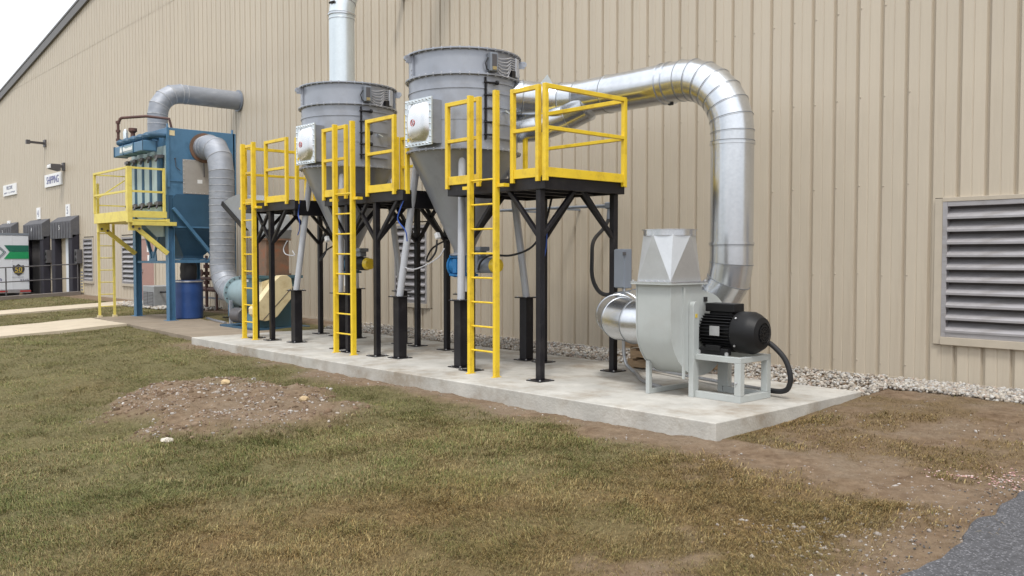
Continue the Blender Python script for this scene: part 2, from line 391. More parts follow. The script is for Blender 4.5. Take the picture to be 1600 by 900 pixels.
def ground_mat():
    m = bpy.data.materials.new('lawn soil'); m.use_nodes = True; n = m.node_tree.nodes; l = m.node_tree.links; b = n['Principled BSDF']
    b.inputs['Roughness'].default_value = .95; b.inputs['Specular IOR Level'].default_value = .15
    tc = n.new('ShaderNodeTexCoord')
    def noise(s, d=6, r=.65):
        k = n.new('ShaderNodeTexNoise'); k.inputs['Scale'].default_value = s; k.inputs['Detail'].default_value = d; k.inputs['Roughness'].default_value = r
        l.new(tc.outputs['Object'], k.inputs['Vector']); return k.outputs['Fac']
    def ramp(f, a, b_, c0, c1):
        k = n.new('ShaderNodeValToRGB'); k.color_ramp.elements[0].position = a; k.color_ramp.elements[1].position = b_
        k.color_ramp.elements[0].color = (*c0, 1); k.color_ramp.elements[1].color = (*c1, 1); l.new(f, k.inputs[0]); return k.outputs[0]
    def mix(f, a, b_, t='MIX'):
        k = n.new('ShaderNodeMixRGB'); k.blend_type = t
        for i, v in ((0, f), (1, a), (2, b_)):
            if isinstance(v, (int, float)): k.inputs[i].default_value = v
            else: l.new(v, k.inputs[i])
        return k.outputs[0]
    ab = n.new('ShaderNodeAttribute'); ab.attribute_name = 'bare'; ad = n.new('ShaderNodeAttribute'); ad.attribute_name = 'dry'
    soil = ramp(noise(9), .3, .7, (.115, .075, .047), (.25, .18, .12))
    soil = mix(ramp(noise(1.6), .42, .65, (0, 0, 0), (.75, .75, .75)), soil, ramp(noise(30), .3, .7, (.15, .11, .077), (.27, .215, .155)))
    turf = mix(ad.outputs['Fac'], ramp(noise(24), .3, .7, (.085, .076, .034), (.185, .16, .078)), ramp(noise(24), .3, .7, (.10, .066, .03), (.21, .14, .068)))
    base = mix(ab.outputs['Fac'], turf, soil)
    vo = n.new('ShaderNodeTexVoronoi'); vo.inputs['Scale'].default_value = 55; l.new(tc.outputs['Object'], vo.inputs['Vector'])
    sp = ramp(vo.outputs['Distance'], .12, .2, (1, 1, 1), (0, 0, 0))
    sp = mix(1, sp, ramp(noise(5), .52, .62, (0, 0, 0), (1, 1, 1)), 'MULTIPLY'); sp = mix(1, sp, ab.outputs['Fac'], 'MULTIPLY')
    base = mix(sp, base, ramp(noise(60), .3, .7, (.25, .22, .2), (.55, .52, .5)))
    l.new(base, b.inputs['Base Color'])
    bp = n.new('ShaderNodeBump'); bp.inputs['Strength'].default_value = .7; bp.inputs['Distance'].default_value = .03
    l.new(noise(38, 5, .7), bp.inputs['Height']); l.new(bp.outputs[0], b.inputs['Normal'])
    return m
me.materials.append(ground_mat())
ground = bpy.data.objects.new('ground', me); COL.objects.link(ground); ground['kind'] = 'structure'

def gh(x, y): return float(ghgt(np.array([x]), np.array([y]))[0])
# asphalt road in the near right corner, ragged edge
ys = np.arange(-14, 9.01, .12); top = []
mbr = MB(); L_ = []; Rr = []
for y in ys:
    xe = -2.06 + (float(fbm(np.array([0.3]), np.array([y]), 2.2, 3, 77)[0]) - .5) * .34
    L_.append(xe)
vs = []; fs = []
cols = [0, .04, .3, 1, 2, 4, 8, 14]
for y, xe in zip(ys, L_):
    for c in cols:
        x = xe + c; vs.append((x, y, float(gbase(np.array([x]), np.array([y]))[0]) + (.028 if c > 0 else -.04)))
k = len(cols)
for i in range(len(ys) - 1):
    for j in range(k - 1): fs.append((i * k + j, i * k + j + 1, (i + 1) * k + j + 1, (i + 1) * k + j))
def asphalt_mat():
    m = mat('asphalt', (.095, .095, .102), .9, var=.35, scale=26, bump=.9, bscale=90, spec=.3)
    n = m.node_tree.nodes; l = m.node_tree.links; b = n['Principled BSDF']
    vo = n.new('ShaderNodeTexVoronoi'); vo.inputs['Scale'].default_value = 110
    tc = n.new('ShaderNodeTexCoord'); l.new(tc.outputs['Object'], vo.inputs['Vector'])
    rp = n.new('ShaderNodeValToRGB'); rp.color_ramp.elements[0].position = .80; rp.color_ramp.elements[1].position = .95
    se = n.new('ShaderNodeSeparateColor'); l.new(vo.outputs['Color'], se.inputs[0]); l.new(se.outputs[0], rp.inputs[0])
    mxx = n.new('ShaderNodeMixRGB'); l.new(rp.outputs[0], mxx.inputs[0])
    src = b.inputs['Base Color'].links[0].from_socket; l.new(src, mxx.inputs[1]); mxx.inputs[2].default_value = (.22, .22, .235, 1)
    l.new(mxx.outputs[0], b.inputs['Base Color']); return m
MT['asphalt'] = asphalt_mat()
MB().add(vs, fs).build('road', 'asphalt', kind='structure')

# concrete pads and paths
pad_out = [(-15.78, 6.40), (-13, 6.385), (-10.5, 6.40), (-7.5, 6.49), (-4.5, 6.55), (-4.48, 9.27), (-8, 9.29), (-15.78, 9.27)]
MB().quadbox([(x, y, 0) for x, y in pad_out], -.45).build('concrete_pad', 'concrete', kind='structure', bevel=.012, smooth=30)
MB().quadbox([(-23.3, 6.98, -.052), (-20.62, 6.88, -.05), (-15.79, 6.62, -.045), (-15.79, 10.1, -.03), (-20.4, 10.1, -.035), (-23.3, 9.75, -.04)], -.4).build('concrete_slab', 'oldconcrete', kind='structure', bevel=.01)
vs = []; ysp = np.linspace(-12, 6.88, 34)
m_ = MB(); rr = []
for y in ysp:
    z = float(gbase(np.array([-21.8]), np.array([y]))[0]) + .06
    if y > 5.8: z = z + (-.056 - z) * (y - 5.8) / 1.08
    rr.append([(-23.2, y, z), (-20.63, y, z), (-20.63, y, z - .3), (-23.2, y, z - .3)])
m_.rings([[Vector(p) for p in r][::-1] for r in rr]); m_.build('path', 'path', kind='structure', smooth=20)
m_ = MB(); rr = []
for y in np.linspace(-12, 9.9, 40):
    z = float(gbase(np.array([-29.2]), np.array([y]))[0]) + .05
    rr.append([(-30.1, y, z), (-28.4, y, z), (-28.4, y, z - .3), (-30.1, y, z - .3)])
m_.rings([[Vector(p) for p in r][::-1] for r in rr]); m_.build('path', 'path', kind='structure', smooth=20)
m_ = MB(); rr = []
for y in np.linspace(-12, 10.5, 30):
    z = float(gbase(np.array([-36.8]), np.array([y]))[0]) + .13
    rr.append([(-37.0, y, z), (-36.6, y, z), (-36.6, y, z - 1.5), (-37.0, y, z - 1.5)])
m_.rings([[Vector(p) for p in r][::-1] for r in rr]); m_.build('kerb', 'kerb', kind='structure', smooth=20)

# ------------------------------------------------------------------ grass
def grass():
    n0 = 19000; th0, th1 = R(137.7 - 46), R(137.7 + 42)
    rb = np.geomspace(2.6, 46, 60); P = []
    for a, b in zip(rb[:-1], rb[1:]):
        rm = (a + b) / 2; dens = n0 * min(1, (6.0 / rm) ** 1.9)
        cnt = int(dens * .5 * (b * b - a * a) * (th1 - th0))
        r_ = np.sqrt(nr.uniform(a * a, b * b, cnt)); t = nr.uniform(th0, th1, cnt)
        P.append(np.stack([r_ * np.cos(t), r_ * np.sin(t), r_], 1))
    P = np.concatenate(P); x, y, r_ = P.T
    keep = (y < 10.3) & (x < -1.9)
    pad = (x > -15.8) & (x < -4.46) & (y > 6.38 + np.clip((x + 10.5) * .025, 0, .16)) & (y < 9.3)
    slab = (x > -23.3) & (x < -15.75) & (y > 6.63 + np.clip((-15.8 - x) * .053, 0, .3)) & (y < 10.2)
    path = ((x > -23.22) & (x < -20.6) & (y < 7)) | ((x > -30.12) & (x < -28.38) & (y < 9.95))
    court = x < -36.55
    keep &= ~(pad | slab | path | court)
    x, y, r_ = x[keep], y[keep], r_[keep]
    d = dirtmask(x, y); cl = fbm(x, y, 2.6, 3, 61); cl2 = fbm(x, y, 9., 2, 71)
    thin = np.clip(.55 + 1.5 * (cl - .42) + 1.1 * (cl2 - .45), .15, 1.1)
    keep = nr.uniform(0, 1, len(x)) < thin * (1 - d * .985) ** 1.6
    x, y, r_, cl, cl2, d = (k[keep] for k in (x, y, r_, cl, cl2, d)); N = len(x)
    z = ghgt(x, y) - .004
    dry = np.clip(drymask(x, y) + nr.normal(0, .12, N), 0, 1)
    wd = .0023 * nr.uniform(.7, 1.5, N) * np.clip((r_ / 6.) ** .85, .85, 5)
    mat_ = nr.uniform(0, 1, N) < (.45 + .3 * dry)                      # matted dead blades lie almost flat
    ln = nr.uniform(.015, .046, N) * (.55 + .8 * cl) * np.clip((r_ / 9) ** .25, 1, 1.5) * np.where(mat_, 1.25, 1)
    tuft = smooth(.60, .72, fbm(x, y, 4.2, 2, 63)); ln = ln * (1 + .8 * tuft)
    az = nr.uniform(0, 2 * PI, N) * .75 + 2 * PI * fbm(x, y, 1.1, 2, 13); lean = np.where(mat_, nr.uniform(1.2, 1.55, N), nr.uniform(.35, 1.2, N))
    dx, dy = np.cos(az), np.sin(az); px, py = -dy, dx
    hh = ln * np.cos(lean * .8) + np.where(mat_, nr.uniform(.002, .016, N), 0); ho = ln * np.sin(lean)
    mx_, my_, mz_ = x + dx * ho * .45, y + dy * ho * .45, z + hh * .75
    tx, ty, tz = x + dx * ho, y + dy * ho, z + hh * np.where(mat_, .6, .85)
    V = np.empty((N, 5, 3)); hw = wd / 2
    V[:, 0] = np.stack([x - px * hw, y - py * hw, z], 1); V[:, 1] = np.stack([x + px * hw, y + py * hw, z], 1)
    V[:, 2] = np.stack([mx_ + px * hw * .8, my_ + py * hw * .8, mz_], 1); V[:, 3] = np.stack([mx_ - px * hw * .8, my_ - py * hw * .8, mz_], 1)
    V[:, 4] = np.stack([tx, ty, tz], 1)
    b = (np.arange(N) * 5)[:, None]; nearb = b[r_ < 9.5]
    F = np.concatenate([nearb + np.array([0, 1, 2]), nearb + np.array([0, 2, 3]), nearb + np.array([3, 2, 4]), b[r_ >= 9.5] + np.array([0, 1, 4])], 0)
    me = bpy.data.meshes.new('grass'); np_mesh(me, V.reshape(-1, 3), F); me.shade_smooth()
    G = np.array([.118, .142, .045]); O = np.array([.205, .19, .07]); S = np.array([.31, .26, .13]); B = np.array([.18, .125, .055]); Yb = np.array([.235, .155, .055])
    q = nr.uniform(0, 1, N); big = fbm(x, y, .7, 3, 91); mid = fbm(x, y, 3.3, 3, 95)
    gsh = np.clip(.60 - dry * .7 + (cl - .5) * .7 + (big - .5) * .25 + (mid - .5) * .9, .03, .85)
    c = np.where((q < gsh * .62)[:, None], G, np.where((q < gsh)[:, None], O, np.where((nr.uniform(0, 1, N) < .5)[:, None], S, B)))
    c = c * (1 - .75 * dry[:, None] * (nr.uniform(0, 1, N) < .7)[:, None]) + Yb * (.75 * dry[:, None] * (nr.uniform(0, 1, N) < .7)[:, None])
    c = c * nr.uniform(.65, 1.3, (N, 1))
    ca = np.ones((N, 5, 4)); ca[:, :, :3] = c[:, None, :]
    at = me.color_attributes.new('tint', 'FLOAT_COLOR', 'POINT'); at.data.foreach_set('color', ca.ravel().astype(np.float32))
    m = bpy.data.materials.new('winter grass'); m.use_nodes = True; n = m.node_tree.nodes; l = m.node_tree.links; bs = n['Principled BSDF']
    a = n.new('ShaderNodeAttribute'); a.attribute_name = 'tint'; l.new(a.outputs['Color'], bs.inputs['Base Color'])
    bs.inputs['Roughness'].default_value = .7; bs.inputs['Specular IOR Level'].default_value = .2
    me.materials.append(m); o = bpy.data.objects.new('grass', me); COL.objects.link(o); o['kind'] = 'stuff'
    tag(o, 'short patchy winter lawn, green and straw coloured blades')
    print('grass blades', N, len(F))
grass()

# ------------------------------------------------------------------ stones
ICO = None
def stones(name, pts, sizes, cols, label, flat=.6, seed=3):
    global ICO
    if ICO is None:
        bm = bmesh.new(); bmesh.ops.create_icosphere(bm, subdivisions=1, radius=1)
        bm.verts.ensure_lookup_table(); ICO = (np.array([v.co[:] for v in bm.verts]), np.array([[v.index for v in f.verts] for f in bm.faces])); bm.free()
    g = np.random.default_rng(seed); N = len(pts); V0, F0 = ICO; k = len(V0)
    V = np.repeat(V0[None], N, 0) * (1 + g.normal(0, .16, (N, k, 1)))
    V = V * np.stack([g.uniform(.7, 1.3, N), g.uniform(.6, 1.0, N), g.uniform(.8, 1.2, N) * flat], 1)[:, None, :]
    a = g.uniform(0, 2 * PI, N); t = g.normal(0, .35, N)
    ct, st = np.cos(t)[:, None], np.sin(t)[:, None]; yy = V[..., 1] * ct - V[..., 2] * st; zz = V[..., 1] * st + V[..., 2] * ct
    ca, sa = np.cos(a)[:, None], np.sin(a)[:, None]; xx = V[..., 0] * ca - yy * sa; yy = V[..., 0] * sa + yy * ca
    V = np.stack([xx, yy, zz], 2) * sizes[:, None, None] + pts[:, None, :]
    F = (F0[None] + (np.arange(N) * k)[:, None, None]).reshape(-1, 3)
    me = bpy.data.meshes.new(name); np_mesh(me, V.reshape(-1, 3), F)
    cc = np.ones((N, k, 4)); cc[:, :, :3] = cols[:, None, :]
    at = me.color_attributes.new('tint', 'FLOAT_COLOR', 'POINT'); at.data.foreach_set('color', cc.ravel().astype(np.float32))
    m = bpy.data.materials.get('stone') or bpy.data.materials.new('stone'); m.use_nodes = True; n = m.node_tree.nodes; l = m.node_tree.links; bs = n['Principled BSDF']
    if not bs.inputs['Base Color'].links:
        an = n.new('ShaderNodeAttribute'); an.attribute_name = 'tint'
        tc = n.new('ShaderNodeTexCoord'); nz = n.new('ShaderNodeTexNoise'); nz.inputs['Scale'].default_value = 40; l.new(tc.outputs['Object'], nz.inputs['Vector'])
        mr = n.new('ShaderNodeMapRange'); mr.inputs[3].default_value = .7; mr.inputs[4].default_value = 1.25; l.new(nz.outputs['Fac'], mr.inputs[0])
        mm = n.new('ShaderNodeMixRGB'); mm.blend_type = 'MULTIPLY'; mm.inputs[0].default_value = 1; l.new(an.outputs['Color'], mm.inputs[1]); l.new(mr.outputs[0], mm.inputs[2])
        l.new(mm.outputs[0], bs.inputs['Base Color']); bs.inputs['Roughness'].default_value = .85; bs.inputs['Specular IOR Level'].default_value = .25
    me.materials.append(m); o = bpy.data.objects.new(name, me); COL.objects.link(o); o['kind'] = 'stuff'; tag(o, label); return o
def pal(N, cs, p, g=nr):
    c = np.array(cs)[g.choice(len(cs), N, p=p)]; return c * g.uniform(.75, 1.2, (N, 1))
PALE = [(.41, .375, .325), (.35, .30, .245), (.44, .425, .40), (.27, .245, .22), (.36, .29, .24)]
N = 18500
x = np.concatenate([nr.uniform(-16.2, 1.5, 12000), nr.uniform(-4.6, 1.5, 6500)])
wob = fbm(x, x * 0, 1.2, 3, 15)
y = nr.uniform(0, 1, N) ** .85; y = 10.56 - y * np.where(x < -4.45, 1.26, .52 + .25 * wob + .2 * np.clip((x + 4.5) / 3, 0, 1))
z = gbase(x, y) + nr.uniform(.0, .035, N) + .012 * smooth(9.4, 10.4, y)
stones('gravel', np.stack([x, y, z], 1), nr.uniform(.014, .031, N), pal(N, PALE, [.36, .2, .26, .1, .08]), 'strip of pale river gravel lying along the foot of the beige wall', .75)
x = nr.uniform(-29.5, -23.5, 1500); y = nr.uniform(9.3, 10.5, 1500)
stones('gravel', np.stack([x, y, gbase(x, y) + nr.uniform(.02, .06, 1500)], 1), nr.uniform(.03, .06, 1500), pal(1500, PALE, [.4, .15, .35, .05, .05]), 'white gravel at the wall foot beyond the blue dust collector', .7)
GREY = [(.32, .285, .26), (.40, .37, .345), (.25, .18, .125), (.46, .44, .42), (.17, .115, .085)]
x = nr.uniform(-16.5, -1.9, 150000); y = nr.uniform(1.5, 9.6, 150000)
dm = dirtmask(x, y); mo = mound(x, y)
cl = fbm(x, y, 3.1, 3, 81)
gpatch = np.exp(-(((x + 2.75) / .42) ** 2 + ((y - 5.0) / .55) ** 2)) + .4 * np.exp(-(((x + 2.4) / .35) ** 2 + ((y - 5.9) / .9) ** 2))
pr_ = dm * np.clip((cl - .42) * 1.6, 0.02, .6) * .4 + mo * np.clip((cl - .36) * 3.2, .05, 1) * .5 + gpatch * .4
pr_ = np.where((x > -15.8) & (x < -4.46) & (y > 6.38 + np.clip((x + 10.5) * .025, 0, .16)), 0, pr_)
kp = nr.uniform(0, 1, len(x)) < pr_; x, y, mo, gp = x[kp], y[kp], mo[kp], gpatch[kp]; N = len(x)
print('pebbles', N)
sz = nr.lognormal(math.log(.0068), .5, N) * (1 + .45 * mo + .3 * gp); sz = np.clip(sz, .003, .024)
cc = pal(N, GREY, [.2, .12, .42, .06, .2]); gp_c = pal(N, GREY, [.5, .3, .14, .06, 0])
cc = np.where((nr.uniform(0, 1, N) < np.clip(gp * 1.5, 0, 1))[:, None], gp_c, cc)
stones('pebbles', np.stack([x, y, ghgt(x, y) + sz * nr.uniform(-.35, .3, N)], 1), sz, cc, 'loose stones and clods scattered over the bare soil', .6, 5)
x = -2.12 + nr.normal(0, .11, 500); y = nr.uniform(2, 8, 500)
stones('pebbles', np.stack([x, y, ghgt(x, y) + .006], 1), nr.uniform(.003, .010, 500), pal(500, [(.10, .095, .095), (.2, .19, .18), (.3, .26, .22)], [.55, .3, .15]), 'dark asphalt crumbs along the ragged road edge', .6, 8)
x = nr.uniform(-12.2, -7, 16000); y = nr.uniform(2.6, 6, 16000); kp = nr.uniform(0, 1, 16000) < mound(x, y) * np.clip((fbm(x, y, 2.4, 3, 87) - .3) * 1.6, .05, 1) * .42
x, y = x[kp], y[kp]; N = len(x); sz = np.clip(nr.lognormal(math.log(.016), .5, N), .006, .05)
stones('pebbles', np.stack([x, y, ghgt(x, y) - sz * .1], 1), sz, pal(N, [(.17, .115, .075), (.12, .08, .05), (.24, .175, .12), (.36, .32, .28)], [.4, .3, .2, .1]), 'brown clods and half buried stones of the bare soil heap', .7, 9)
# pink marking paint crumbs near the road edge
x = np.concatenate([nr.normal(-2.2, .14, 170), nr.normal(-2.61, .12, 60)]); y = np.concatenate([nr.normal(7.03, .16, 170), nr.normal(6.86, .10, 60)])
stones('pebbles', np.stack([x, y, ghgt(x, y) + .004], 1), nr.uniform(.004, .013, 230), pal(230, [(.60, .36, .34), (.56, .45, .42)], [.6, .4]), 'crumbs of soil and stone sprayed with pink marking paint', .4, 6)
def rock(px, py, s, col, label, seed):
    g = random.Random(seed); bm = bmesh.new(); bmesh.ops.create_icosphere(bm, subdivisions=2, radius=1)
    for v in bm.verts:
        f = 1 + g.uniform(-.16, .16); v.co = Vector((v.co.x * 1.25 * f, v.co.y * f, v.co.z * .72 * f)) * s
    me = bpy.data.meshes.new('rock'); bm.to_mesh(me); bm.free(); me.materials.append(mat('rock', col, .9, var=.2, scale=12, bump=.3))
    o = bpy.data.objects.new('rock', me); COL.objects.link(o); o.location = (px, py, gh(px, py) + s * .3); o.rotation_euler.z = g.uniform(0, 6); tag(o, label, 'rock')
rock(-10.74, 4.79, .05, (.50, .38, .22), 'yellowish stone lying on the far side of the bare soil heap', 1)
rock(-8.76, 4.82, .055, (.46, .34, .2), 'flat tan stone on the right of the bare soil heap, nearer the pad', 2)
rock(-8.49, 3.19, .05, (.55, .5, .43), 'pale stone at the near left edge of the soil heap', 3)

# ------------------------------------------------------------------ the long beige building
WY = 10.62                                   # outer face of the siding
bld = thing('industrial_building', (-20, WY, 0), 'long warehouse wall of beige ribbed metal siding behind all the equipment', 'building')
RX0, RZ0, SL = -49.58, 9.39, .1355
def roofz(x): return RZ0 + SL * (x - RX0)
PW = .3048; PX0 = -5.86
PROF = [(0, .042), (.026, .042), (.040, 0), (.152, 0), (.157, .006), (.165, .006), (.170, 0), (.2908, 0), (.3048, .042)]
def panel(mb, x0, z0, z1, w_=PW, slope=False, zt=None):
    pts = [(x0 + a, WY + b) for a, b in PROF if a <= w_ + 1e-6]
    if pts[-1][0] < x0 + w_ - 1e-4: pts.append((x0 + w_, pts[-1][1]))
    n = len(pts)
    vs = [(x, y, z0) for x, y in pts] + [(x, y, (roofz(x) - .05) if slope else z1) for x, y in pts]
    mb.add(vs, [(i, i + 1, n + i + 1, n + i) for i in range(n - 1)])
HOLES = [(-4.27, -2.6, .45, 2.17), (-15.42, -14.10, .42, 2.2), (-36.64, -35.34, .42, 2.24), (-32.24, -30.86, .42, 2.24), (-30.36, -29.02, -.05, 2.12)]
SEAM = 9.41
solo_cache = {}
i0, i1 = int(math.floor((-62 - PX0) / PW)), int(math.ceil((5 - PX0) / PW))
farmb = MB(); upmb = MB()
for i in range(i0, i1):
    x0 = PX0 + i * PW; spans = [(0.0, min(SEAM, roofz(x0) - .05))]
    for hx0, hx1, hz0, hz1 in HOLES:
        a, b = max(hx0, x0), min(hx1, x0 + PW)
        if b - a > .02:
            ns = []
            for s0, s1 in spans:
                if hz0 > s0: ns.append((s0, hz0))
                if hz1 < s1: ns.append((hz1, s1))
            spans = ns
            # the slivers left beside the opening
            if a - x0 > .02: panel(farmb, x0, hz0, hz1, a - x0)
            if x0 + PW - b > .02:
                farmb.box(b, x0 + PW, WY + .001, WY + .042, hz0, hz1)
    if x0 > -26:
        for s0, s1 in spans:
            key = (round(s0, 3), round(s1, 3))
            if key not in solo_cache:
                mb = MB(); panel(mb, 0, s0, s1); 
                me = bpy.data.meshes.new('siding_panel'); me.from_pydata([(x, y - WY, z) for x, y, z in mb.v], [], mb.f); me.materials.append(MT['siding']); me.update()
                solo_cache[key] = me
            o = bpy.data.objects.new('siding_panel', solo_cache[key]); COL.objects.link(o); o.parent = bld; o.location = (x0 + 20, 0, 0)
    else:
        for s0, s1 in spans: panel(farmb, x0, s0, s1, slope=(s1 < SEAM and s1 > 3))
    if roofz(x0) - .05 > SEAM:
        panel(upmb, x0, SEAM - .03, 0, slope=True)
        for k in range(1, 10): pass
for k in range(len(upmb.v)): upmb.v[k] = (upmb.v[k][0], upmb.v[k][1] - .006, upmb.v[k][2])
scr = MB()
for i in range(int((-18 - PX0) / PW), i1):
    x = PX0 + i * PW + .052
    if any(h[0] - .05 < x < h[1] + .05 for h in HOLES): continue
    for z in (.16, 1.25, 2.35, 3.45, 4.55, 5.65, 6.75): scr.lathe([(.011, 0), (.009, .006), (.003, .008)], 6, (x, WY - .0005, z + .01 * ((i * 7) % 3)), (0, -1, 0))
scr.build('siding_screws', 'trim', bld, kind='stuff')
farmb.build('siding_panels', 'siding', bld, smooth=0, kind='stuff')
upmb.build('upper_siding_panels', 'siding', bld, smooth=0, kind='stuff')
MB().box(-62, 5, WY + .06, WY + .3, -.4, 7.6).build('wall_core', 'foundation', bld)
mb = MB(); mb.prism([(-62, WY + .061, 7.6), (5, WY + .061, 7.6), (5, WY + .061, roofz(5) - .1), (-62, WY + .061, roofz(-62) - .1)], (0, .23, 0)); mb.build('gable_core', 'foundation', bld)
MB().box(-62, 5, WY - .012, WY + .06, -.035, .012).build('base_trim', 'trim', bld)
MB().box(-62, 5, WY + .02, WY + .07, -.3, -.03).build('foundation', 'foundation', bld)
mb = MB()
mb.prism([(-62, WY - .10, roofz(-62) - .22), (5, WY - .10, roofz(5) - .22), (5, WY - .10, roofz(5) + .12), (-62, WY - .10, roofz(-62) + .12)], (0, .13, 0)); mb.build('roof_trim', 'roof', bld)
mb = MB(); mb.prism([(-62, WY - .12, roofz(-62) + .12), (5, WY - .12, roofz(5) + .12), (5, WY - .12, roofz(5) + .2), (-62, WY - .12, roofz(-62) + .2)], (0, 40, 0)); mb.build('roof', 'roof', bld)
mb = MB(); mb.box(-62.05, -62, WY + .04, WY + 38, -.3, 7.5); mb.build('end_wall', 'siding', bld)
# louvres
def louver(x0, x1, z0, z1, nb, tilt=.07, trim=True):
    f = MB(); t = .055
    f.box(x0, x0 + t, WY - .035, WY + .055, z0, z1); f.box(x1 - t, x1, WY - .035, WY + .055, z0, z1)
    f.box(x0 + t, x1 - t, WY - .033, WY + .055, z1 - t, z1); f.box(x0 + t, x1 - t, WY - .033, WY + .055, z0, z0 + t)
    fr = f.build('louver', 'louver', bld, bevel=.004)
    MB().box(x0 + .02, x1 - .02, WY + .045, WY + .058, z0 + .02, z1 - .02).build('backing', 'louver_dark', fr)
    h = (z1 - z0 - 2 * t) / nb
    m = MB(); w_ = x1 - x0 - 2 * t
    m.prism([(0, -.045, -.004), (0, .05, h * .62), (0, .055, h * .62), (0, -.030, -.004)], (w_, 0, 0))
    m.add([(0, -.045, -.004), (w_, -.045, -.004), (w_, -.045, -.03), (0, -.045, -.03)], [(0, 3, 2, 1)])
    me = m.mesh('blade', 'louver', 0)
    repeat('blade', me, [(x0 + t + 20, .0, z0 + t + .03 + h * i) for i in range(nb)], fr)
    if trim:
        MB().box(x0 - .09, x0, WY - .03, WY + .05, z0 - .09, z1 + .04).box(x1, x1 + .09, WY - .03, WY + .05, z0 - .09, z1 + .04).box(x0, x1, WY - .04, WY + .05, z1, z1 + .05).box(x0, x1, WY - .055, WY + .05, z0 - .09, z0).build('louver_trim', 'trim', bld, bevel=.004)
louver(-4.17, -2.7, .545, 2.12, 10)
louver(-15.33, -14.20, .52, 2.12, 10)
louver(-36.55, -35.43, .52, 2.15, 9); louver(-32.15, -30.95, .52, 2.15, 9)
d = MB().box(-30.3, -29.1, WY - .01, WY + .05, .0, 2.06).build('door', 'reddoor', bld)
MB().box(-30.36, -30.3, WY - .03, WY + .05, 0, 2.12).box(-29.1, -29.02, WY - .03, WY + .05, 0, 2.12).box(-30.3, -29.1, WY - .03, WY + .05, 2.06, 2.12).build('frame', 'trim', d)
MB().box(-29.75, -29.45, WY - .016, WY - .01, 1.62, 1.9).box(-29.7, -29.5, WY - .016, WY - .01, 1.33, 1.52).build('notice', 'white', d)
MB().box(-30.24, -30.14, WY - .05, WY - .01, .95, 1.05).build('handle', 'bolt', d)

# signs, lamps and small fittings on the wall
t = thing('sign', (-40.43, WY, 4.7), 'white sign reading SHIPPING under the floodlight on the beige wall', 'sign')
MB().box(-41.66, -39.2, WY - .06, WY - .005, 4.44, 4.97).build('board', 'white', t)
lettering('lettering', 'SHIPPING', .44, (-40.43, WY - .064, 4.7), (1, 0, 0), (0, 0, 1), 'navyprint', t, xs=.98)
t = thing('sign', (-47.8, WY, 4.7), 'smaller white welcome sign left of the shipping sign, at the picture edge', 'sign')
MB().box(-49.07, -46.58, WY - .06, WY - .005, 4.43, 4.96).build('board', 'white', t)
lettering('lettering', 'WELCOME', .24, (-47.8, WY - .064, 4.79), (1, 0, 0), (0, 0, 1), 'greyprint', t)
mb = MB()
for i, (a, b) in enumerate([(-48.85, -48.62), (-48.58, -48.44), (-48.4, -48.2), (-47.95, -47.82), (-47.6, -47.45), (-47.4, -47.18), (-47.12, -46.98), (-46.92, -46.78)]): mb.box(a, b, WY - .066, WY - .061, 4.53 + .012 * (i % 3), 4.59 + .012 * (i % 2))
mb.build('small_print', 'greyprint', t)
for num, x, z0, z1, lab in (('5', -38.45, 3.1, 3.56, 'white plate with number 5 over the dock door nearest the louver'), ('4', -42.83, 3.12, 3.6, 'white plate with number 4 over the middle dock shelter'), ('3', -48.2, 2.7, 3.18, 'white plate with number 3 above the parked trailer')):
    t = thing('sign', (x, WY, z0), lab, 'number sign')
    MB().box(x - .27, x + .27, WY - .05, WY - .005, z0, z1 + .03).build('board', 'white', t)
    lettering('lettering', num, .44, (x, WY - .054, (z0 + z1) / 2), (1, 0, 0), (0, 0, 1), 'greyprint', t)
t = thing('wall_lamp', (-41.7, WY, 6.4), 'long grey tube arm lamp reaching out from the wall high above the docks', 'wall lamp')
MB().box(-41.8, -41.5, WY - .06, WY - .005, 6.2, 6.5).build('bracket', 'fixture', t)
MB().bar((-41.65, WY - .06, 6.35), (-41.4, 9.92, 6.34), .11, .09).build('arm', 'fixture', t)
MB().box(-41.47, -41.31, 9.8, 9.95, 6.25, 6.42).build('lamp_head', 'fixture', t)
t = thing('floodlight', (-39, WY, 5.1), 'dark floodlight with white lens mounted above the shipping sign', 'floodlight')
MB().box(-39.05, -38.8, WY - .08, WY - .005, 4.98, 5.3).box(-39.0, -38.85, 10.4, WY - .08, 5.1, 5.2).build('bracket', 'fixture', t)
MB().prism([(-39.2, 10.06, 5.04), (-39.2, 10.42, 4.96), (-39.2, 10.42, 5.22), (-39.2, 10.06, 5.22)], (.5, 0, 0)).build('housing', 'fixture', t)
MB().prism([(-39.17, 10.055, 5.05), (-39.17, 10.02, 5.07), (-39.17, 10.02, 5.17), (-39.17, 10.055, 5.2)], (.44, 0, 0)).build('lens', 'white', t)
t = thing('wall_pipe', (-14.98, WY, 6.8), 'grey pipe stub poking from the wall at the top edge of the picture', 'pipe')
MB().tube((-14.98, WY + .02, 6.85), (-14.98, WY - .30, 6.82), .07).build('pipe', 'ebox', t)
MB().tube((-14.98, WY - .30, 6.82), (-14.98, WY - .36, 6.81), .09).build('collar', 'ebox', t)

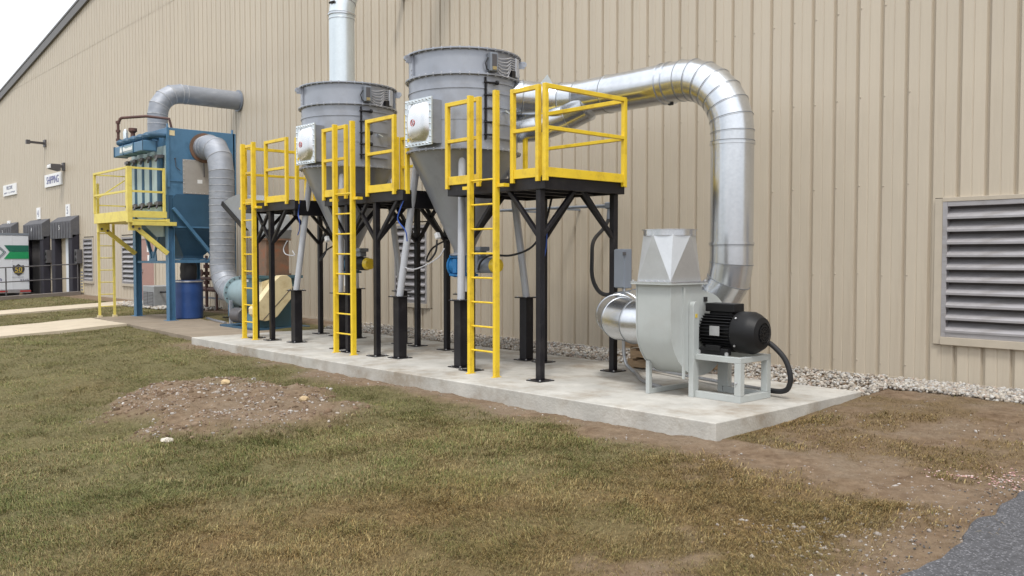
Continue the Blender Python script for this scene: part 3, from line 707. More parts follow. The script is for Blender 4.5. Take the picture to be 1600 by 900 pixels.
# ------------------------------------------------------------------ loading docks
def dock(x0, x1, zt, num, label, lit):
    t = thing('dock_shelter', ((x0 + x1) / 2, WY, -.2), label, 'dock shelter', 'loading dock shelters on the far wall')
    yf = WY - .32
    MB().prism([(x0, WY - .01, zt + .12), (x0, yf, zt - .1), (x0, yf, zt - .78), (x0, yf + .05, zt - .78), (x0, WY - .01, zt - .6)], (x1 - x0, 0, 0)).build('head_curtain', 'canvas', t)
    for a, b in ((x0, x0 + .5), (x1 - .5, x1)):
        MB().box(a, b, yf + .03, WY - .012, -.9, zt - .62).build('side_pad', 'canvasdark', t, bevel=.03)
    # folds hanging from the head
    for i in range(7):
        xx = x0 + .3 + i * (x1 - x0 - .6) / 6
        MB().sweep([(xx, yf - .005, zt - .15), (xx + .05, yf - .012, zt - .45), (xx, yf - .006, zt - .77)], .025, 6).build('curtain_fold', 'canvas', t)
    MB().box(x0 + .5, x1 - .5, WY - .02, WY - .005, -.15, zt - .6).build('door', 'dockdoor', t)
    if lit:
        MB().box(x0 + 1.35, x1 - .78, WY - .10, WY - .025, -.15, zt - .7).build('door_panel', 'trailer', t)
        MB().box(x1 - .78, x1 - .52, WY - .10, WY - .025, -.15, zt - .7).build('door_edge', 'canvas', t)
    else:
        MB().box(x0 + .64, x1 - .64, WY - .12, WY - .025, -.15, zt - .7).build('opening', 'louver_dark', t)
    lettering('lettering', num, .26, ((x0 + x1) / 2 - .1, yf - .012, zt - .35), (1, 0, 0), (0, 0, 1), 'white', t)
    for xx in (x0 + .75, x1 - .75):
        MB().box(xx - .28, xx + .28, yf - .2, WY - .02, -.75, -.16).build('bumper', 'kerb', t, bevel=.03)
    MB().box(x0 + .4, x1 - .4, yf + .1, WY - .02, -1.32, -.75).build('dock_wall', 'kerb', t)
dock(-39.95, -37.08, 2.98, '5', 'open dock shelter with tan and white door, nearest the louver', True)
dock(-44.3, -41.19, 2.98, '4', 'black dock shelter standing directly beside the white trailer', False)
dock(-49.6, -46.47, 2.98, '3', 'dock shelter half hidden behind the white trailer', False)
for x, lab in ((-36.9, 'small black signal box on the wall beside the dock nearest the louver'), (-41.1, 'small black signal box on the wall between the two open docks')):
    t = thing('dock_signal', (x, WY, 1.3), lab, 'signal light', 'dock signal lights')
    MB().box(x - .14, x + .2, WY - .22, WY - .005, 1.2, 1.75).build('housing', 'fixture', t)
    MB().tube((x + .03, WY - .22, 1.6), (x + .03, WY - .25, 1.6), .08).tube((x + .03, WY - .22, 1.36), (x + .03, WY - .25, 1.36), .08).build('lens', 'rubber', t)
t = thing('sign', (-36.75, WY, .8), 'narrow cream notice with dark print under the signal box', 'sign')
MB().box(-36.95, -36.6, WY - .03, WY - .005, .05, 1.0).build('board', 'cream', t)
mb = MB()
for i in range(7): mb.box(-36.9, -36.66, WY - .036, WY - .031, .14 + i * .115, .19 + i * .115)
mb.build('small_print', 'greyprint', t)
t = thing('railing', (-36.75, 8, 0), 'dark steel two-bar railing along the kerb in front of the docks', 'railing')
py_ = [10.45, 7.95, 5.4, 2.9]
for y in py_:
    MB().tube((-36.8, y, gbase(-36.8, y) + .1), (-36.8, y, gbase(-36.8, y) + 1.2), .024).build('post', 'fixture', t)
for h in (.66, 1.2):
    MB().sweep([(-36.8, y, gbase(-36.8, y) + h) for y in (10.5, 7.95, 5.4, 2.9, 0)], .02).build('rail', 'fixture', t)

# ------------------------------------------------------------------ trailer backed onto dock 3
t = thing('semi_trailer', (-43.1, 4, -1.32), 'white box trailer with green stripes backed onto the loading dock', 'trailer')
TX = -42.0; TY1 = 9.98; TY0 = -3.2
MB().box(TX - 2.25, TX, TY0, TY1, .04, 2.38).build('body', 'trailer', t, bevel=.03)
MB().box(TX - 2.27, TX + .015, TY0, TY1 + .01, 2.38, 2.47).build('top_rail', 'ebox', t)
MB().box(TX - 2.27, TX + .02, TY0, TY1 + .02, -.09, .04).build('bottom_rail', 'louver', t)
for k, y in enumerate(np.arange(TY0 + .3, TY1, 1.22)): MB().box(TX, TX + .012, y, y + .03, .05, 2.37).build('panel_seam', 'trailer', t)
sx = TX + .016
MB().prism([(sx, 9.96, 1.67), (sx, 9.23, 1.67), (sx, 9.03, 1.95), (sx, 9.96, 1.95)], (.006, 0, 0)).build('dark_stripe', 'green1', t)
MB().prism([(sx, 9.96, 1.37), (sx, 9.01, 1.37), (sx, 9.23, 1.665), (sx, 9.96, 1.665)], (.006, 0, 0)).build('bright_stripe', 'green2', t)
def chev(y, w_, m, nm):
    MB().prism([(sx, y, 1.655), (sx, y - .30, 1.96), (sx, y - .30 - w_, 1.96), (sx, y - w_, 1.655), (sx, y - .30 - w_, 1.35), (sx, y - .30, 1.35)], (.006, 0, 0)).build(nm, m, t, smooth=0)
chev(9.10, .035, 'greyprint', 'chevron'); chev(9.03, .03, 'green1', 'chevron')
sh = [(-.2, .2), (-.1, .17), (0, .25), (.1, .17), (.2, .2), (.23, .05), (.18, -.12), (0, -.25), (-.18, -.12), (-.23, .05)]
MB().prism([(sx, 9.555 + a, .90 + b) for a, b in sh], (.006, 0, 0)).build('emblem', 'rubber', t, smooth=0)
MB().prism([(sx + .007, 9.555 + a * .86, .90 + b * .86) for a, b in sh], (.006, 0, 0)).build('emblem_face', 'fixture', t, smooth=0)
mb = MB(); mb.box(sx + .012, sx + .018, 9.37, 9.74, .77, .785).box(sx + .012, sx + .018, 9.37, 9.74, 1.0, 1.015); mb.build('emblem_line', 'gold', t)
lettering('lettering', '50', .29, (sx + .016, 9.555, .895), (0, 1, 0), (0, 0, 1), 'gold', t, extrude=.004)
lettering('lettering', '8345', .17, (sx + .002, 9.78, .44), (0, 1, 0), (0, 0, 1), 'greyprint', t)
lettering('lettering', 'n', .24, (sx + .002, 8.86, .50), (0, 1, 0), (0, 0, 1), 'navyprint', t)
MB().box(sx, sx + .004, 9.3, 9.75, .585, .597).build('small_print', 'greyprint', t)
mb = MB()
for y in np.arange(TY0 + .2, 9.9, .9): mb.box(TX + .021, TX + .026, y, y + .42, -.05, .01)
mb.build('reflective_tape', 'redtape', t)
MB().box(TX - 2.1, TX - .15, TY0 + .5, TY1 - .5, -.35, -.09).build('frame', 'rubber', t)
for y in (6.4, 7.7):
    for x in (TX - .32, TX - 1.95):
        wh = MB().lathe([(.2, -.13), (.48, -.13), (.52, -.09), (.52, .09), (.48, .13), (.2, .13)], 28, (x, y, -.8), (1, 0, 0)).build('tyre', 'rubber', t)
        MB().lathe([(.02, -.10), (.29, -.10), (.29, .1), (.02, .1)], 20, (x, y, -.8), (1, 0, 0)).build('rim', 'louver', wh)
    MB().tube((TX - 2.0, y, -.8), (TX - .3, y, -.8), .06).build('axle', 'rubber', t)
for y in (-1.2,): 
    for x in (TX - .45, TX - 1.85): MB().box(x - .06, x + .06, y - .06, y + .06, -1.32, -.3).build('landing_leg', 'fixture', t)

# ------------------------------------------------------------------ grey dust collectors
BOLT = MB().lathe([(.012, 0), (.012, .012), (.004, .016)], 6).mesh('bolt', 'bolt', 0)
def flange_bolts(r, z, n, h, parent, o):
    mb = MB()
    for k in range(n):
        a = 2 * PI * (k + .3) / n
        c = Vector((o[0] + r * math.cos(a), o[1] + r * math.sin(a), z))
        mb.lathe([(.013, -h), (.013, h), (.013, h)], 6, c)
    return mb.build('flange_bolts', 'bolt', parent, kind='stuff')
def collector(cx, cy, label, valve):
    t = thing('dust_collector', (cx, cy, 0), label, 'dust collector', 'grey cone bottomed dust collectors on the concrete pad')
    O = (cx, cy, 0); RR = .775
    lo = MB().lathe([(RR, 2.945), (RR, 3.935)], 96, O, caps=False).build('lower_drum', 'greypaint', t)
    up = MB().lathe([(RR, 3.945), (RR, 4.275), (RR - .01, 4.285), (.3, 4.33), (.001, 4.34)], 96, O, caps=False).build('upper_drum', 'greypaint', t)
    MB().lathe([(RR, 2.935), (.76, 2.9), (.145, 1.58), (.145, 1.50)], 96, O).build('cone', 'greypaint', t)
    for z, n_ in ((4.28, 40), (3.94, 40), (2.94, 40)):
        f = MB().ring(RR - .02, .825, z - .009, z + .009, 96, O).build('flange', 'greypaint', t)
        flange_bolts(.803, z, n_, .02, f, O)
    MB().ring(RR - .01, RR + .012, 3.75, 3.765, 96, O).build('stiffener', 'greypaint', t)
    MB().ring(RR - .01, RR + .006, 3.33, 3.336, 96, O).build('stiffener', 'greypaint', t)
    MB().ring(.14, .2, 1.5, 1.525, 24, O).build('outlet_flange', 'greypaint', t)
    def P(a, r, z): return Vector((cx + r * math.cos(R(a)), cy + r * math.sin(R(a)), z))
    # lifting lugs: flat plates with an eye
    for a in (-104, 48):
        rd = P(a, 1, 0) - P(a, 0, 0); tn = Vector((0, 0, 1)).cross(rd)
        lug = MB().obox(P(a, RR + .012, 4.1), rd * .012, tn * .05, (0, 0, .15)).build('lug', 'greypaint', t)
        MB().obox(P(a, RR + .05, 4.21), rd * .05, tn * .01, (0, 0, .05)).build('lug_ear', 'greypaint', lug)
        MB().ring(.018, .04, -.014, .014, 16, P(a, RR + .09, 4.22), tn).build('lug_eye', 'greypaint', lug)
        repeat('bolt', BOLT, [P(a, RR + .02, z) + tn * .02 - Vector(O) for z in (4.0, 4.06)], lug, [(0, PI / 2, R(a))] * 2)
    # explosion vent: box with bolted frame and a bulged bright panel, facing the lawn
    vx0, vx1, vz0, vz1 = cx + .10 - .30, cx + .10 + .30, 2.98, 3.62; fy = cy - .865
    v = MB().box(vx0 + .03, vx1 - .03, fy + .012, cy - .5, vz0 + .03, vz1 - .03).build('explosion_vent', 'greypaint', t)
    fr = MB()
    fr.box(vx0, vx0 + .055, fy - .012, fy + .012, vz0, vz1).box(vx1 - .055, vx1, fy - .012, fy + .012, vz0, vz1)
    fr.box(vx0 + .055, vx1 - .055, fy - .0115, fy + .012, vz0, vz0 + .055).box(vx0 + .055, vx1 - .055, fy - .0115, fy + .012, vz1 - .055, vz1)
    fr.build('vent_frame', 'galvwhite', v, bevel=.003)
    bl = []
    for i in range(8):
        bl += [(vx0 + .028 + i * (.544 / 7), vz0 + .027), (vx0 + .028 + i * (.544 / 7), vz1 - .027)]
        if 0 < i < 7: bl += [(vx0 + .027, vz0 + .027 + i * (.586 / 7)), (vx1 - .027, vz0 + .027 + i * (.586 / 7))]
    repeat('bolt', BOLT, [(x - cx, fy - .012 - cy, z) for x, z in bl], v, [(PI / 2, 0, 0)] * len(bl))
    N_ = 18; vs = []; fs = []
    for j in range(N_ + 1):
        for i in range(N_ + 1):
            u, q = i / N_ * 2 - 1, j / N_ * 2 - 1
            rr = max(0, 1 - (abs(u) ** 2.6 + abs(q) ** 2.6)) ** .55 if abs(u) ** 2.6 + abs(q) ** 2.6 < 1 else 0
            vs.append((cx + .10 + u * .247, fy - .004 - .075 * rr, (vz0 + vz1) / 2 + q * .267))
    for j in range(N_):
        for i in range(N_): a = j * (N_ + 1) + i; fs.append((a, a + 1, a + N_ + 2, a + N_ + 1))
    dm = MB().add(vs, fs).build('bulged_panel', 'polished', v, smooth=60)
    sx_, sz_, sy_ = cx + .10 - .03, 3.29, fy - .083
    MB().ring(.040, .046, -.003, .003, 32, (sx_, sy_, sz_), (0, 1, 0)).bar((sx_ - .030, sy_ - .001, sz_ + .030), (sx_ + .030, sy_ - .001, sz_ - .030), .004, .004).build('warning_ring', 'redprint', v)
    MB().box(sx_ - .012, sx_ + .004, sy_ + .001, sy_ + .004, sz_ - .026, sz_ - .006).box(sx_ - .006, sx_ + .024, sy_ + .001, sy_ + .004, sz_ + .008, sz_ + .018).build('warning_figure', 'greyprint', v)
    MB().box(vx0 + .075, vx0 + .12, fy - .03, fy - .022, vz0 + .07, vz0 + .12).build('label_plate', 'gold', v)
    # access door on the right of the drum with five clamp handles
    def patch(a0, a1, z0, z1, r, th, n=12):
        rr = []
        for i in range(n + 1):
            a = a0 + (a1 - a0) * i / n
            rr.append([P(a, r, z0), P(a, r + th, z0), P(a, r + th, z1), P(a, r, z1)])
        return MB().rings(rr)
    d = patch(-15, 22, 3.08, 3.86, RR - .005, .022).build('access_door', 'greypaint', t)
    for z in (3.1, 3.29, 3.51, 3.70, 3.84): patch(-14, 21, z - .008, z + .008, RR + .017, .012).build('door_rib', 'greypaint', d)
    mb = MB(); mb.bar(P(-17, RR + .02, 3.06), P(-17, RR + .02, 3.9), .02, .02); mb.build('hinge_rod', 'black', d)
    for z in (3.13, 3.30, 3.48, 3.66, 3.83):
        h = MB().tube(P(-19, RR + .03, z), P(-7, RR + .06, z), .012, 8).build('clamp', 'black', d)
        MB().lathe([(.03, 0), (.033, .015), (.03, .03)], 14, P(-7, RR + .06, z), P(-2, 1, 0) - P(-10, 1, 0)).build('knob', 'rubber', h)
    MB().bar(P(4, RR + .05, 3.47), P(9, RR + .06, 3.44), .035, .02).build('door_handle', 'galvwhite', d)
    # pulse valve box with its air hoses
    c = P(-10.5, RR + .05, 4.10); rd = P(-10.5, 1, 0) - P(-10.5, 0, 0); tn = Vector((0, 0, 1)).cross(rd)
    bx = MB().obox(c, rd * .05, tn * .06, (0, 0, .125)).build('valve_box', 'ebox', t, bevel=.012)
    MB().obox(c + rd * .051 + Vector((0, 0, .02)), rd * .004, tn * .035, (0, 0, .08)).build('box_cover', 'fixture', bx)
    MB().obox(c + rd * .056 + Vector((0, 0, -.085)), rd * .006, tn * .03, (0, 0, .022)).build('brass_fitting', 'brass', bx)
    mb = MB(); mb.sweep([P(-15, RR + .04, 4.16), P(-18, RR + .05, 4.08), P(-16.5, RR + .05, 4.0), P(-12, RR + .05, 3.975)], .009, 6); mb.build('cable', 'rubber', bx)
    for i in range(6):
        z = 4.205 - i * .032
        pth = [P(-6, RR + .03, z - .03), P(0, RR + .05, z - .045 - .012 * i), P(6, RR + .075, z - .03 - .018 * i), P(12, RR + .06, z), P(20, RR + .04, z + .005), P(27, RR + .03, z)]
        MB().sweep(pth, .0075, 6).build('hose', 'cablelight', t)
    MB().obox(P(26, RR + .03, 4.10), (P(26, 1, 0) - P(26, 0, 0)) * .03, Vector((0, 0, 1)).cross(P(26, 1, 0) - P(26, 0, 0)) * .05, (0, 0, .13)).build('manifold', 'greytube', t, bevel=.008)
    MB().obox(P(19, RR + .02, 4.0), (P(19, 1, 0) - P(19, 0, 0)) * .03, Vector((0, 0, 1)).cross(P(19, 1, 0) - P(19, 0, 0)) * .05, (0, 0, .05)).build('solenoid', 'black', t)
    # legs: raked tube on a square black pedestal
    for sx, sy in ((-1, -1), (1, -1), (-1, 1), (1, 1)):
        bx_, by_ = cx - .03 + sx * .71, cy + sy * .6
        tb = MB().tube((bx_, by_, .905), (cx - .01 + sx * .515, cy + sy * .435, 2.86), .052, 20).build('support_tube', 'greytube', t)
        MB().lathe([(.052, -.0), (.045, .03), (.001, .045)], 16, (cx - .01 + sx * .515, cy + sy * .435, 2.86), (-.1 * sx, -.08 * sy, 1)).build('tube_cap', 'greytube', tb)
        p = MB().box(bx_ - .072, bx_ + .072, by_ - .072, by_ + .072, .012, .89).build('pedestal', 'black', t, bevel=.01)
        MB().box(bx_ - .13, bx_ + .13, by_ - .13, by_ + .13, .0, .012).build('base_plate', 'black', p)
        MB().box(bx_ - .12, bx_ + .12, by_ - .12, by_ + .12, .89, .905).build('cap_plate', 'black', p)
        repeat('bolt', BOLT, [(bx_ + i * .09 - cx, by_ + j * .09 - cy, z) for i in (-1, 1) for j in (-1, 1) for z in (.012, .905)], p)
    # rotary valve under the cone
    bm_, gm, cm = ('valveblue', 'ebox', 'yellow') if valve == 'blue' else ('bluedark', 'ebox', 'motor')
    rv = MB().box(cx - .15, cx + .15, cy - .15, cy + .15, 1.46, 1.5).box(cx - .15, cx + .15, cy - .15, cy + .15, 1.2, 1.235).lathe([(.13, -.16), (.15, -.16), (.15, .16), (.13, .16)], 24, (cx, cy, 1.35), (1, 0, 0)).build('rotary_valve', bm_, t, bevel=.006)
    MB().lathe([(.17, 0), (.17, .03), (.13, .05), (.06, .07), (.05, .11), (.001, .115)], 24, (cx - .16, cy, 1.35), (-1, 0, 0)).build('bearing_cap', bm_, rv)
    MB().box(cx - .04, cx + .04, cy - .17, cy - .13, 1.25, 1.45).build('inspection_plate', bm_, rv)
    g0 = .30 if valve == 'blue' else .19
    MB().box(cx + .16, cx + g0 + .12, cy - .1, cy + .1, 1.25, 1.5).build('gearbox', gm, rv, bevel=.02)
    x = cx + g0 + .12
    mt = MB().lathe([(.04, 0), (.10, .0), (.11, .02), (.11, .22), (.1, .24)], 24, (x, cy, 1.36), (1, 0, 0)).build('valve_motor', gm if valve == 'blue' else 'motor', rv)
    MB().lathe([(.085, 0), (.10, .02), (.095, .08), (.09, .12), (.05, .135)], 24, (x + .22, cy, 1.36), (1, 0, 0)).build('motor_cowl', 'yellow', rv)
    MB().box(cx + .28, cx + .48, cy - .1, cy + .08, 1.56, 1.62).box(cx + .3, cx + .44, cy - .06, cy + .06, 1.48, 1.56).build('junction_box', 'ebox', rv, bevel=.008)
    MB().lathe([(.085, .98), (.09, 1.0), (.09, 1.2)], 24, O).build('clear_sleeve', 'white', t)
    MB().tube((cx, cy, .0), (cx, cy, .98), .075, 20).build('discharge_pipe', 'black', t)
    s = MB().obox((cx - .25, cy - .28, 1.78), (.03, 0, .015), (0, .035, 0), (-.02, 0, .042)).build('level_sensor', 'white', t, bevel=.015)
    MB().sweep(cr([(cx - .25, cy - .29, 1.72), (cx - .27, cy - .3, 1.55), (cx - .4, cy - .32, 1.42), (cx - .62, cy - .2, 1.45), (cx - .85, cy + .1, 1.62), (cx - 1.0, cy + .5, 1.75)]), .014, 8).build('cable', 'rubber', t)
    return t
H2 = (-9.77, 7.95); H1 = (-12.88, 7.97)
collector(*H1, 'left grey dust collector, spiral duct rising from its top, small dark motor under its cone', 'dark')
collector(*H2, 'right grey dust collector with bright blue valve under its cone, nearest the shiny fan duct', 'blue')

# ------------------------------------------------------------------ work platforms with ladders
LW, LD = .05, .075
def platform(x0, x1, xb, l0, l1, lx, pl, prr, xc, label, right_rail, skirt, left_rail=False):
    t = thing('work_platform', ((x0 + x1) / 2, 7.2, 0), label, 'work platform', 'black steel work platforms with yellow rails')
    RX, RY = (x0 + x1) / 2, 7.2
    y0, y1 = 7.2, 8.6; z0, z1 = 2.28, 2.42; P = .055
    f = MB()
    f.box(x0, x1, y0 - .02, y0 + .05, z0, z1).box(x0, xb, y1 - .05, y1 + .02, z0, z1)
    f.box(x0 - .002, x0 + .06, y0 + .05, y1 - .05, z0, z1).box(xb - .06, xb, y0 + .05, y1 - .05, z0 - skirt, z1)
    n_ = 4
    for i in range(1, n_): f.box(x0 + .06 + (xb - x0 - .12) * i / n_ - .03, x0 + .06 + (xb - x0 - .12) * i / n_ + .03, y0 + .05, y1 - .05, z0 + .01, z1 - .02)
    f.build('deck_frame', 'black', t, bevel=.004)
    MB().box(x0 + .01, xb - .005, y0 + .0, y1, z1, z1 + .02).build('deck_plate', 'black', t)
    for a in lx:
        for b in (7.235, 8.55):
            l = MB().box(a - .04, a + .04, b - .04, b + .04, .012, z0).build('leg', 'black', t, bevel=.006)
            MB().box(a - .12, a + .12, b - .12, b + .12, 0, .012).build('base_plate', 'black', l)
            repeat('bolt', BOLT, [(a + i * .09 - RX, b + j * .09 - RY, .012) for i in (-1, 1) for j in (-1, 1)], l)
            zj = 1.72; s = .05
            for dx in (-1, 1):
                e = a + dx * .56
                if x0 - .05 < e < x1 + .05: MB().bar((a + dx * .02, b, zj), (e, b, z0 + .02), s, s, (0, 1, 0)).build('brace', 'black', t, bevel=.004)
            dy = 1 if b < 8 else -1
            MB().bar((a, b + dy * .02, zj), (a, b + dy * .58, z0 + .02), s, s, (1, 0, 0)).build('brace', 'black', t, bevel=.004)
    zt, zm, zk = 3.5, 2.99, 2.37
    def panel_(xa, xb_, y, ya=None, toe=True, mid=True, ext=.0):
        # a bolted-on guard rail panel: two posts, top rail, middle rail, toe board
        yb = y if ya is None else ya
        g = MB(); h = P / 2
        A, B = Vector((xa, y, 0)), Vector((xb_, yb, 0)); d = (B - A).normalized(); o = t
        post = lambda q, k: MB().box(q.x - h, q.x + h, q.y - h, q.y + h, zk, zt).build('post', 'yellow', t, bevel=.004)
        post(A, 0); post(B, 1)
        for z, nm in ((zt - h, 'top_rail'), (zm, 'mid_rail')):
            MB().bar(A + d * h + Vector((0, 0, z)), B - d * h + Vector((0, 0, z)), P * .96, P * .96 if nm == 'top_rail' else P * .8).build(nm, 'yellow', t, bevel=.004)
        if toe: MB().bar(A + d * h + Vector((0, 0, 2.475)), B - d * h + Vector((0, 0, 2.475)), .03, .11).build('toe_board', 'yellow', t, bevel=.003)
    panel_(pl[0], pl[1], y0 - .03); panel_(prr[0], prr[1], y0 - .03)
    if right_rail:
        panel_(xc, xc, y0 - .03, y1 - .03)
        panel_(x0 + .3, xc - .06, y1 + .045)
    else:
        MB().box(xc - .028, xc + .028, y0 + .03, y0 + .086, zk, zt - .02).build('post', 'yellow', t, bevel=.004)
        panel_(x0 + .05, xb - .2, y1 + .045, toe=True)
    MB().box(x0 + .02, x0 + .075, y1 - .08, y1 - .025, zk, zt).build('post', 'yellow', t, bevel=.004)
    if left_rail: panel_(x0 + .03, x0 + .03, y0 + .03, y1 - .12, toe=True)
    # ladder
    yl = 7.045
    ld = MB()
    for x in (l0, l1):
        MB().box(x - LW / 2, x + LW / 2, yl - LD / 2, yl + LD / 2, 0, 3.5).build('ladder_rail', 'yellow', t, bevel=.004)
        MB().box(x - .028, x + .028, yl - .06, yl + .06, 0, .008).build('ladder_foot', 'yellow', t)
        MB().box(x + (LW / 2 if x == l1 else -.15), x + (.15 if x == l1 else -LW / 2), yl - .01, yl + .08, 2.33, 2.37).build('ladder_bracket', 'yellow', t)
    rm = MB().tube((0, 0, 0), (l1 - l0 - LW, 0, 0), .0125, 10).mesh('rung', 'yellow')
    repeat('rung', rm, [(l0 + LW / 2 - RX, yl - RY, .304 * i) for i in range(1, 9)], t)
    return t
platform(-15.28, -13.30, -13.42, -14.95, -14.53, (-14.86, -14.25), (-15.25, -14.82), (-14.30, -13.55), -13.36, 'left yellow-railed platform and ladder beyond both grey dust collectors', False, .10, True)
platform(-12.33, -10.18, -10.32, -11.78, -11.28, (-11.72, -10.93), (-12.32, -11.66), (-11.06, -10.37), -10.18, 'middle yellow-railed platform and ladder between the two grey dust collectors', False, .10)
platform(-9.16, -7.32, -7.33, -8.52, -8.03, (-8.74, -7.45), (-9.14, -8.5), (-7.86, -7.42), -7.30, 'right yellow-railed platform and ladder nearest the fan, enclosed by side rails', True, 0)

# ------------------------------------------------------------------ ducts of the grey units
ZX = (0, 0, 1)
px_, py0 = -13.12, 8.0
t = thing('duct', (px_, py0, 4.3), 'bright vertical duct rising from the top of the left grey dust collector', 'duct')
pth = [(px_, py0, 4.25), (px_, py0, 5.52), (px_, py0, 5.62)] + arc((px_, py0 + .8, 5.62), .8, (0, -1, 0), (0, 0, 1), 0, PI / 4, 3)[1:] + [(px_, WY + .03, 5.62 + .566 + (WY + .03 - py0 - .234))]
duct(pth, .215, 'galvwhite', t, seam='conduit', sw=.004)
MB().ring(.21, .235, -.012, .012, 40, (px_, py0, 5.60), (0, 0, 1)).build('coupling', 'galv', t)
MB().tube((px_ - .03, py0 - .216, 5.78), (px_ + .1, py0 - .2, 5.78), .02, 6).build('sealant', 'rubber', t)
MB().ring(.21, .25, -.012, .012, 40, (px_, WY - .05, 8.5), (0, .7, .7)).build('wall_collar', 'rubber', t)

t = thing('duct', (-7.5, 9.05, 3.0), 'large shiny duct running from the right dust collector along the wall to the fan', 'duct')
DR = .254; dy = 9.03
pth = [(H2[0] + .55, 8.38, 3.78), (-8.98, 8.62, 3.785), (-8.86, 8.78, 3.78)]
pth = [(-9.36, 8.30, 3.74)] + [(-9.16, 8.52, 3.73), (-9.0, 8.76, 3.71), (-8.78, 8.93, 3.69), (-8.5, 9.02, 3.685), (-7.95, 9.03, 3.69), (-7.02, 9.03, 3.69), (-6.72, 9.03, 3.69)]
pth += arc((-6.72, dy, 2.97), .72, (0, 0, 1), (1, 0, 0), 0, PI / 2, 7)[1:] + [(-6.0, dy, 2.86), (-6.0, dy, 1.62), (-6.0, dy, 1.40)]
pth += arc((-6.5, dy, 1.38), .5, (1, 0, 0), (0, 0, -1), 0, PI / 2, 4)[1:]
pth += [Vector((-6.5, 8.44, .88)) + Vector((-.59 * math.sin(a), .59 * math.cos(a), -.15 * a / PI)) for a in np.linspace(0, PI, 8)[1:]]
pth += [(-6.02, 7.85, .73)]
duct(pth, DR, 'galv', t, seam='seamdark', sw=.004)
for p, ax in (((-7.02, 9.03, 3.69), (1, 0, 0)), ((-6.0, dy, 1.64), (0, 0, 1)), ((-6.0, dy, 2.83), (0, 0, 1)), ((-6.92, 9.03, 3.69), (1, 0, 0))):
    c = MB().ring(DR - .01, DR + .014, -.014, .014, 48, p, ax).build('coupling', 'galv', t)
MB().box(-6.95, -6.89, dy - .02, dy + .02, 3.41, 3.45).build('clamp', 'rubber', t)
# short branch duct with a flat bracing gusset behind the right collector
MB().prism([(-9.02, 8.66, 3.86), (-8.80, 8.80, 3.90), (-8.86, 8.74, 4.05)], (.015, -.015, 0)).build('gusset', 'galvwhite', t)
t = thing('branch_duct', (-9.2, 8.9, 3.4), 'short cone shaped branch duct below the shiny duct, behind the right platform', 'duct')
duct([(-9.45, 8.45, 3.30), (-9.0, 8.72, 3.33), (-8.62, 8.9, 3.45), (-8.3, 8.97, 3.56)], .2, 'galv', t, name='duct_segment')
MB().prism([(-9.1, 8.56, 3.52), (-8.72, 8.83, 3.68), (-9.08, 8.58, 3.78)], (.02, -.02, 0)).build('gusset', 'galvwhite', t)

# ------------------------------------------------------------------ centrifugal fan
t = thing('centrifugal_fan', (-5.6, 7.8, 0), 'grey scroll fan with black motor and open topped silver outlet on the pad corner', 'fan')
FX0, FX1 = -6.0, -5.56; fc = Vector((0, 7.85, .73))
sp = [(7.27, 1.19), (7.27, .80)]
for i in range(29):
    a = PI + (i / 28) * (PI * 1.42); r = .585 - .215 * (i / 28) ** 1.1
    sp.append((fc.y + r * math.cos(a), fc.z + r * math.sin(a)))
sp = sp[:2] + sp[3:]
sp.append((7.80, 1.125)); sp.append((7.80, 1.19))
MB().prism([(FX0, y, z) for y, z in sp], (FX1 - FX0, 0, 0)).build('scroll_housing', 'fangrey', t, smooth=25, bevel=.004)
mb = MB()
for xx in (FX0 - .012, FX1):
    o_ = [(xx, fc.y + (y - fc.y) * 1.012, fc.z + (z - fc.z) * (1.012 if z < 1.18 else 1)) for y, z in sp]
    mb.prism(o_, (.012, 0, 0))
mb.build('side_sheet', 'fangrey', t, smooth=25)
fl = MB().box(FX0 - .05, FX1 + .05, 7.22, 7.85, 1.19, 1.205).build('outlet_flange', 'fangrey', t)
fl2 = MB().box(FX0 - .05, FX1 + .05, 7.22, 7.85, 1.2055, 1.222).build('transition_flange', 'galv', t)
bl = [(FX0 - .03 + i * (FX1 - FX0 + .06) / 6, y) for i in range(7) for y in (7.235, 7.835)]
repeat('bolt', BOLT, [(x + 5.6, y - 7.8, 1.222) for x, y in bl], fl2)
# square to round transition built as folded facets
cxy = ((FX0 + FX1) / 2 , 7.535); zc0, zc1 = 1.222, 1.715; rr_ = .268
cor = [(FX1, 7.80), (FX0, 7.80), (FX0, 7.27), (FX1, 7.27)]; vs = [(x, y, zc0) for x, y in cor]; fs = []
n = 8
for k in range(n): a = 2 * PI * k / n; vs.append((cxy[0] + rr_ * 1.02 * math.cos(a), cxy[1] + rr_ * 1.02 * math.sin(a), zc1))
q = n // 4
for c in range(4):
    for k in range(q):
        a = 4 + (c * q + k) % n; b = 4 + (c * q + k + 1) % n; fs.append((c, b, a) if False else (a, c, b)[::-1])
    fs.append((c, (c + 1) % 4, 4 + ((c + 1) * q) % n))
tr = MB().add(vs, fs).build('transition', 'galvsoft', t, smooth=0)
sm = tr.modifiers.new('wall', 'SOLIDIFY'); sm.thickness = .004
mb = MB().ring(rr_, rr_ + .008, zc1 - .012, zc1 + .05, 48, (*cxy, 0)).ring(rr_, rr_ + .026, zc1 + .05, zc1 + .057, 48, (*cxy, 0)); mb.build('collar', 'galv', t)
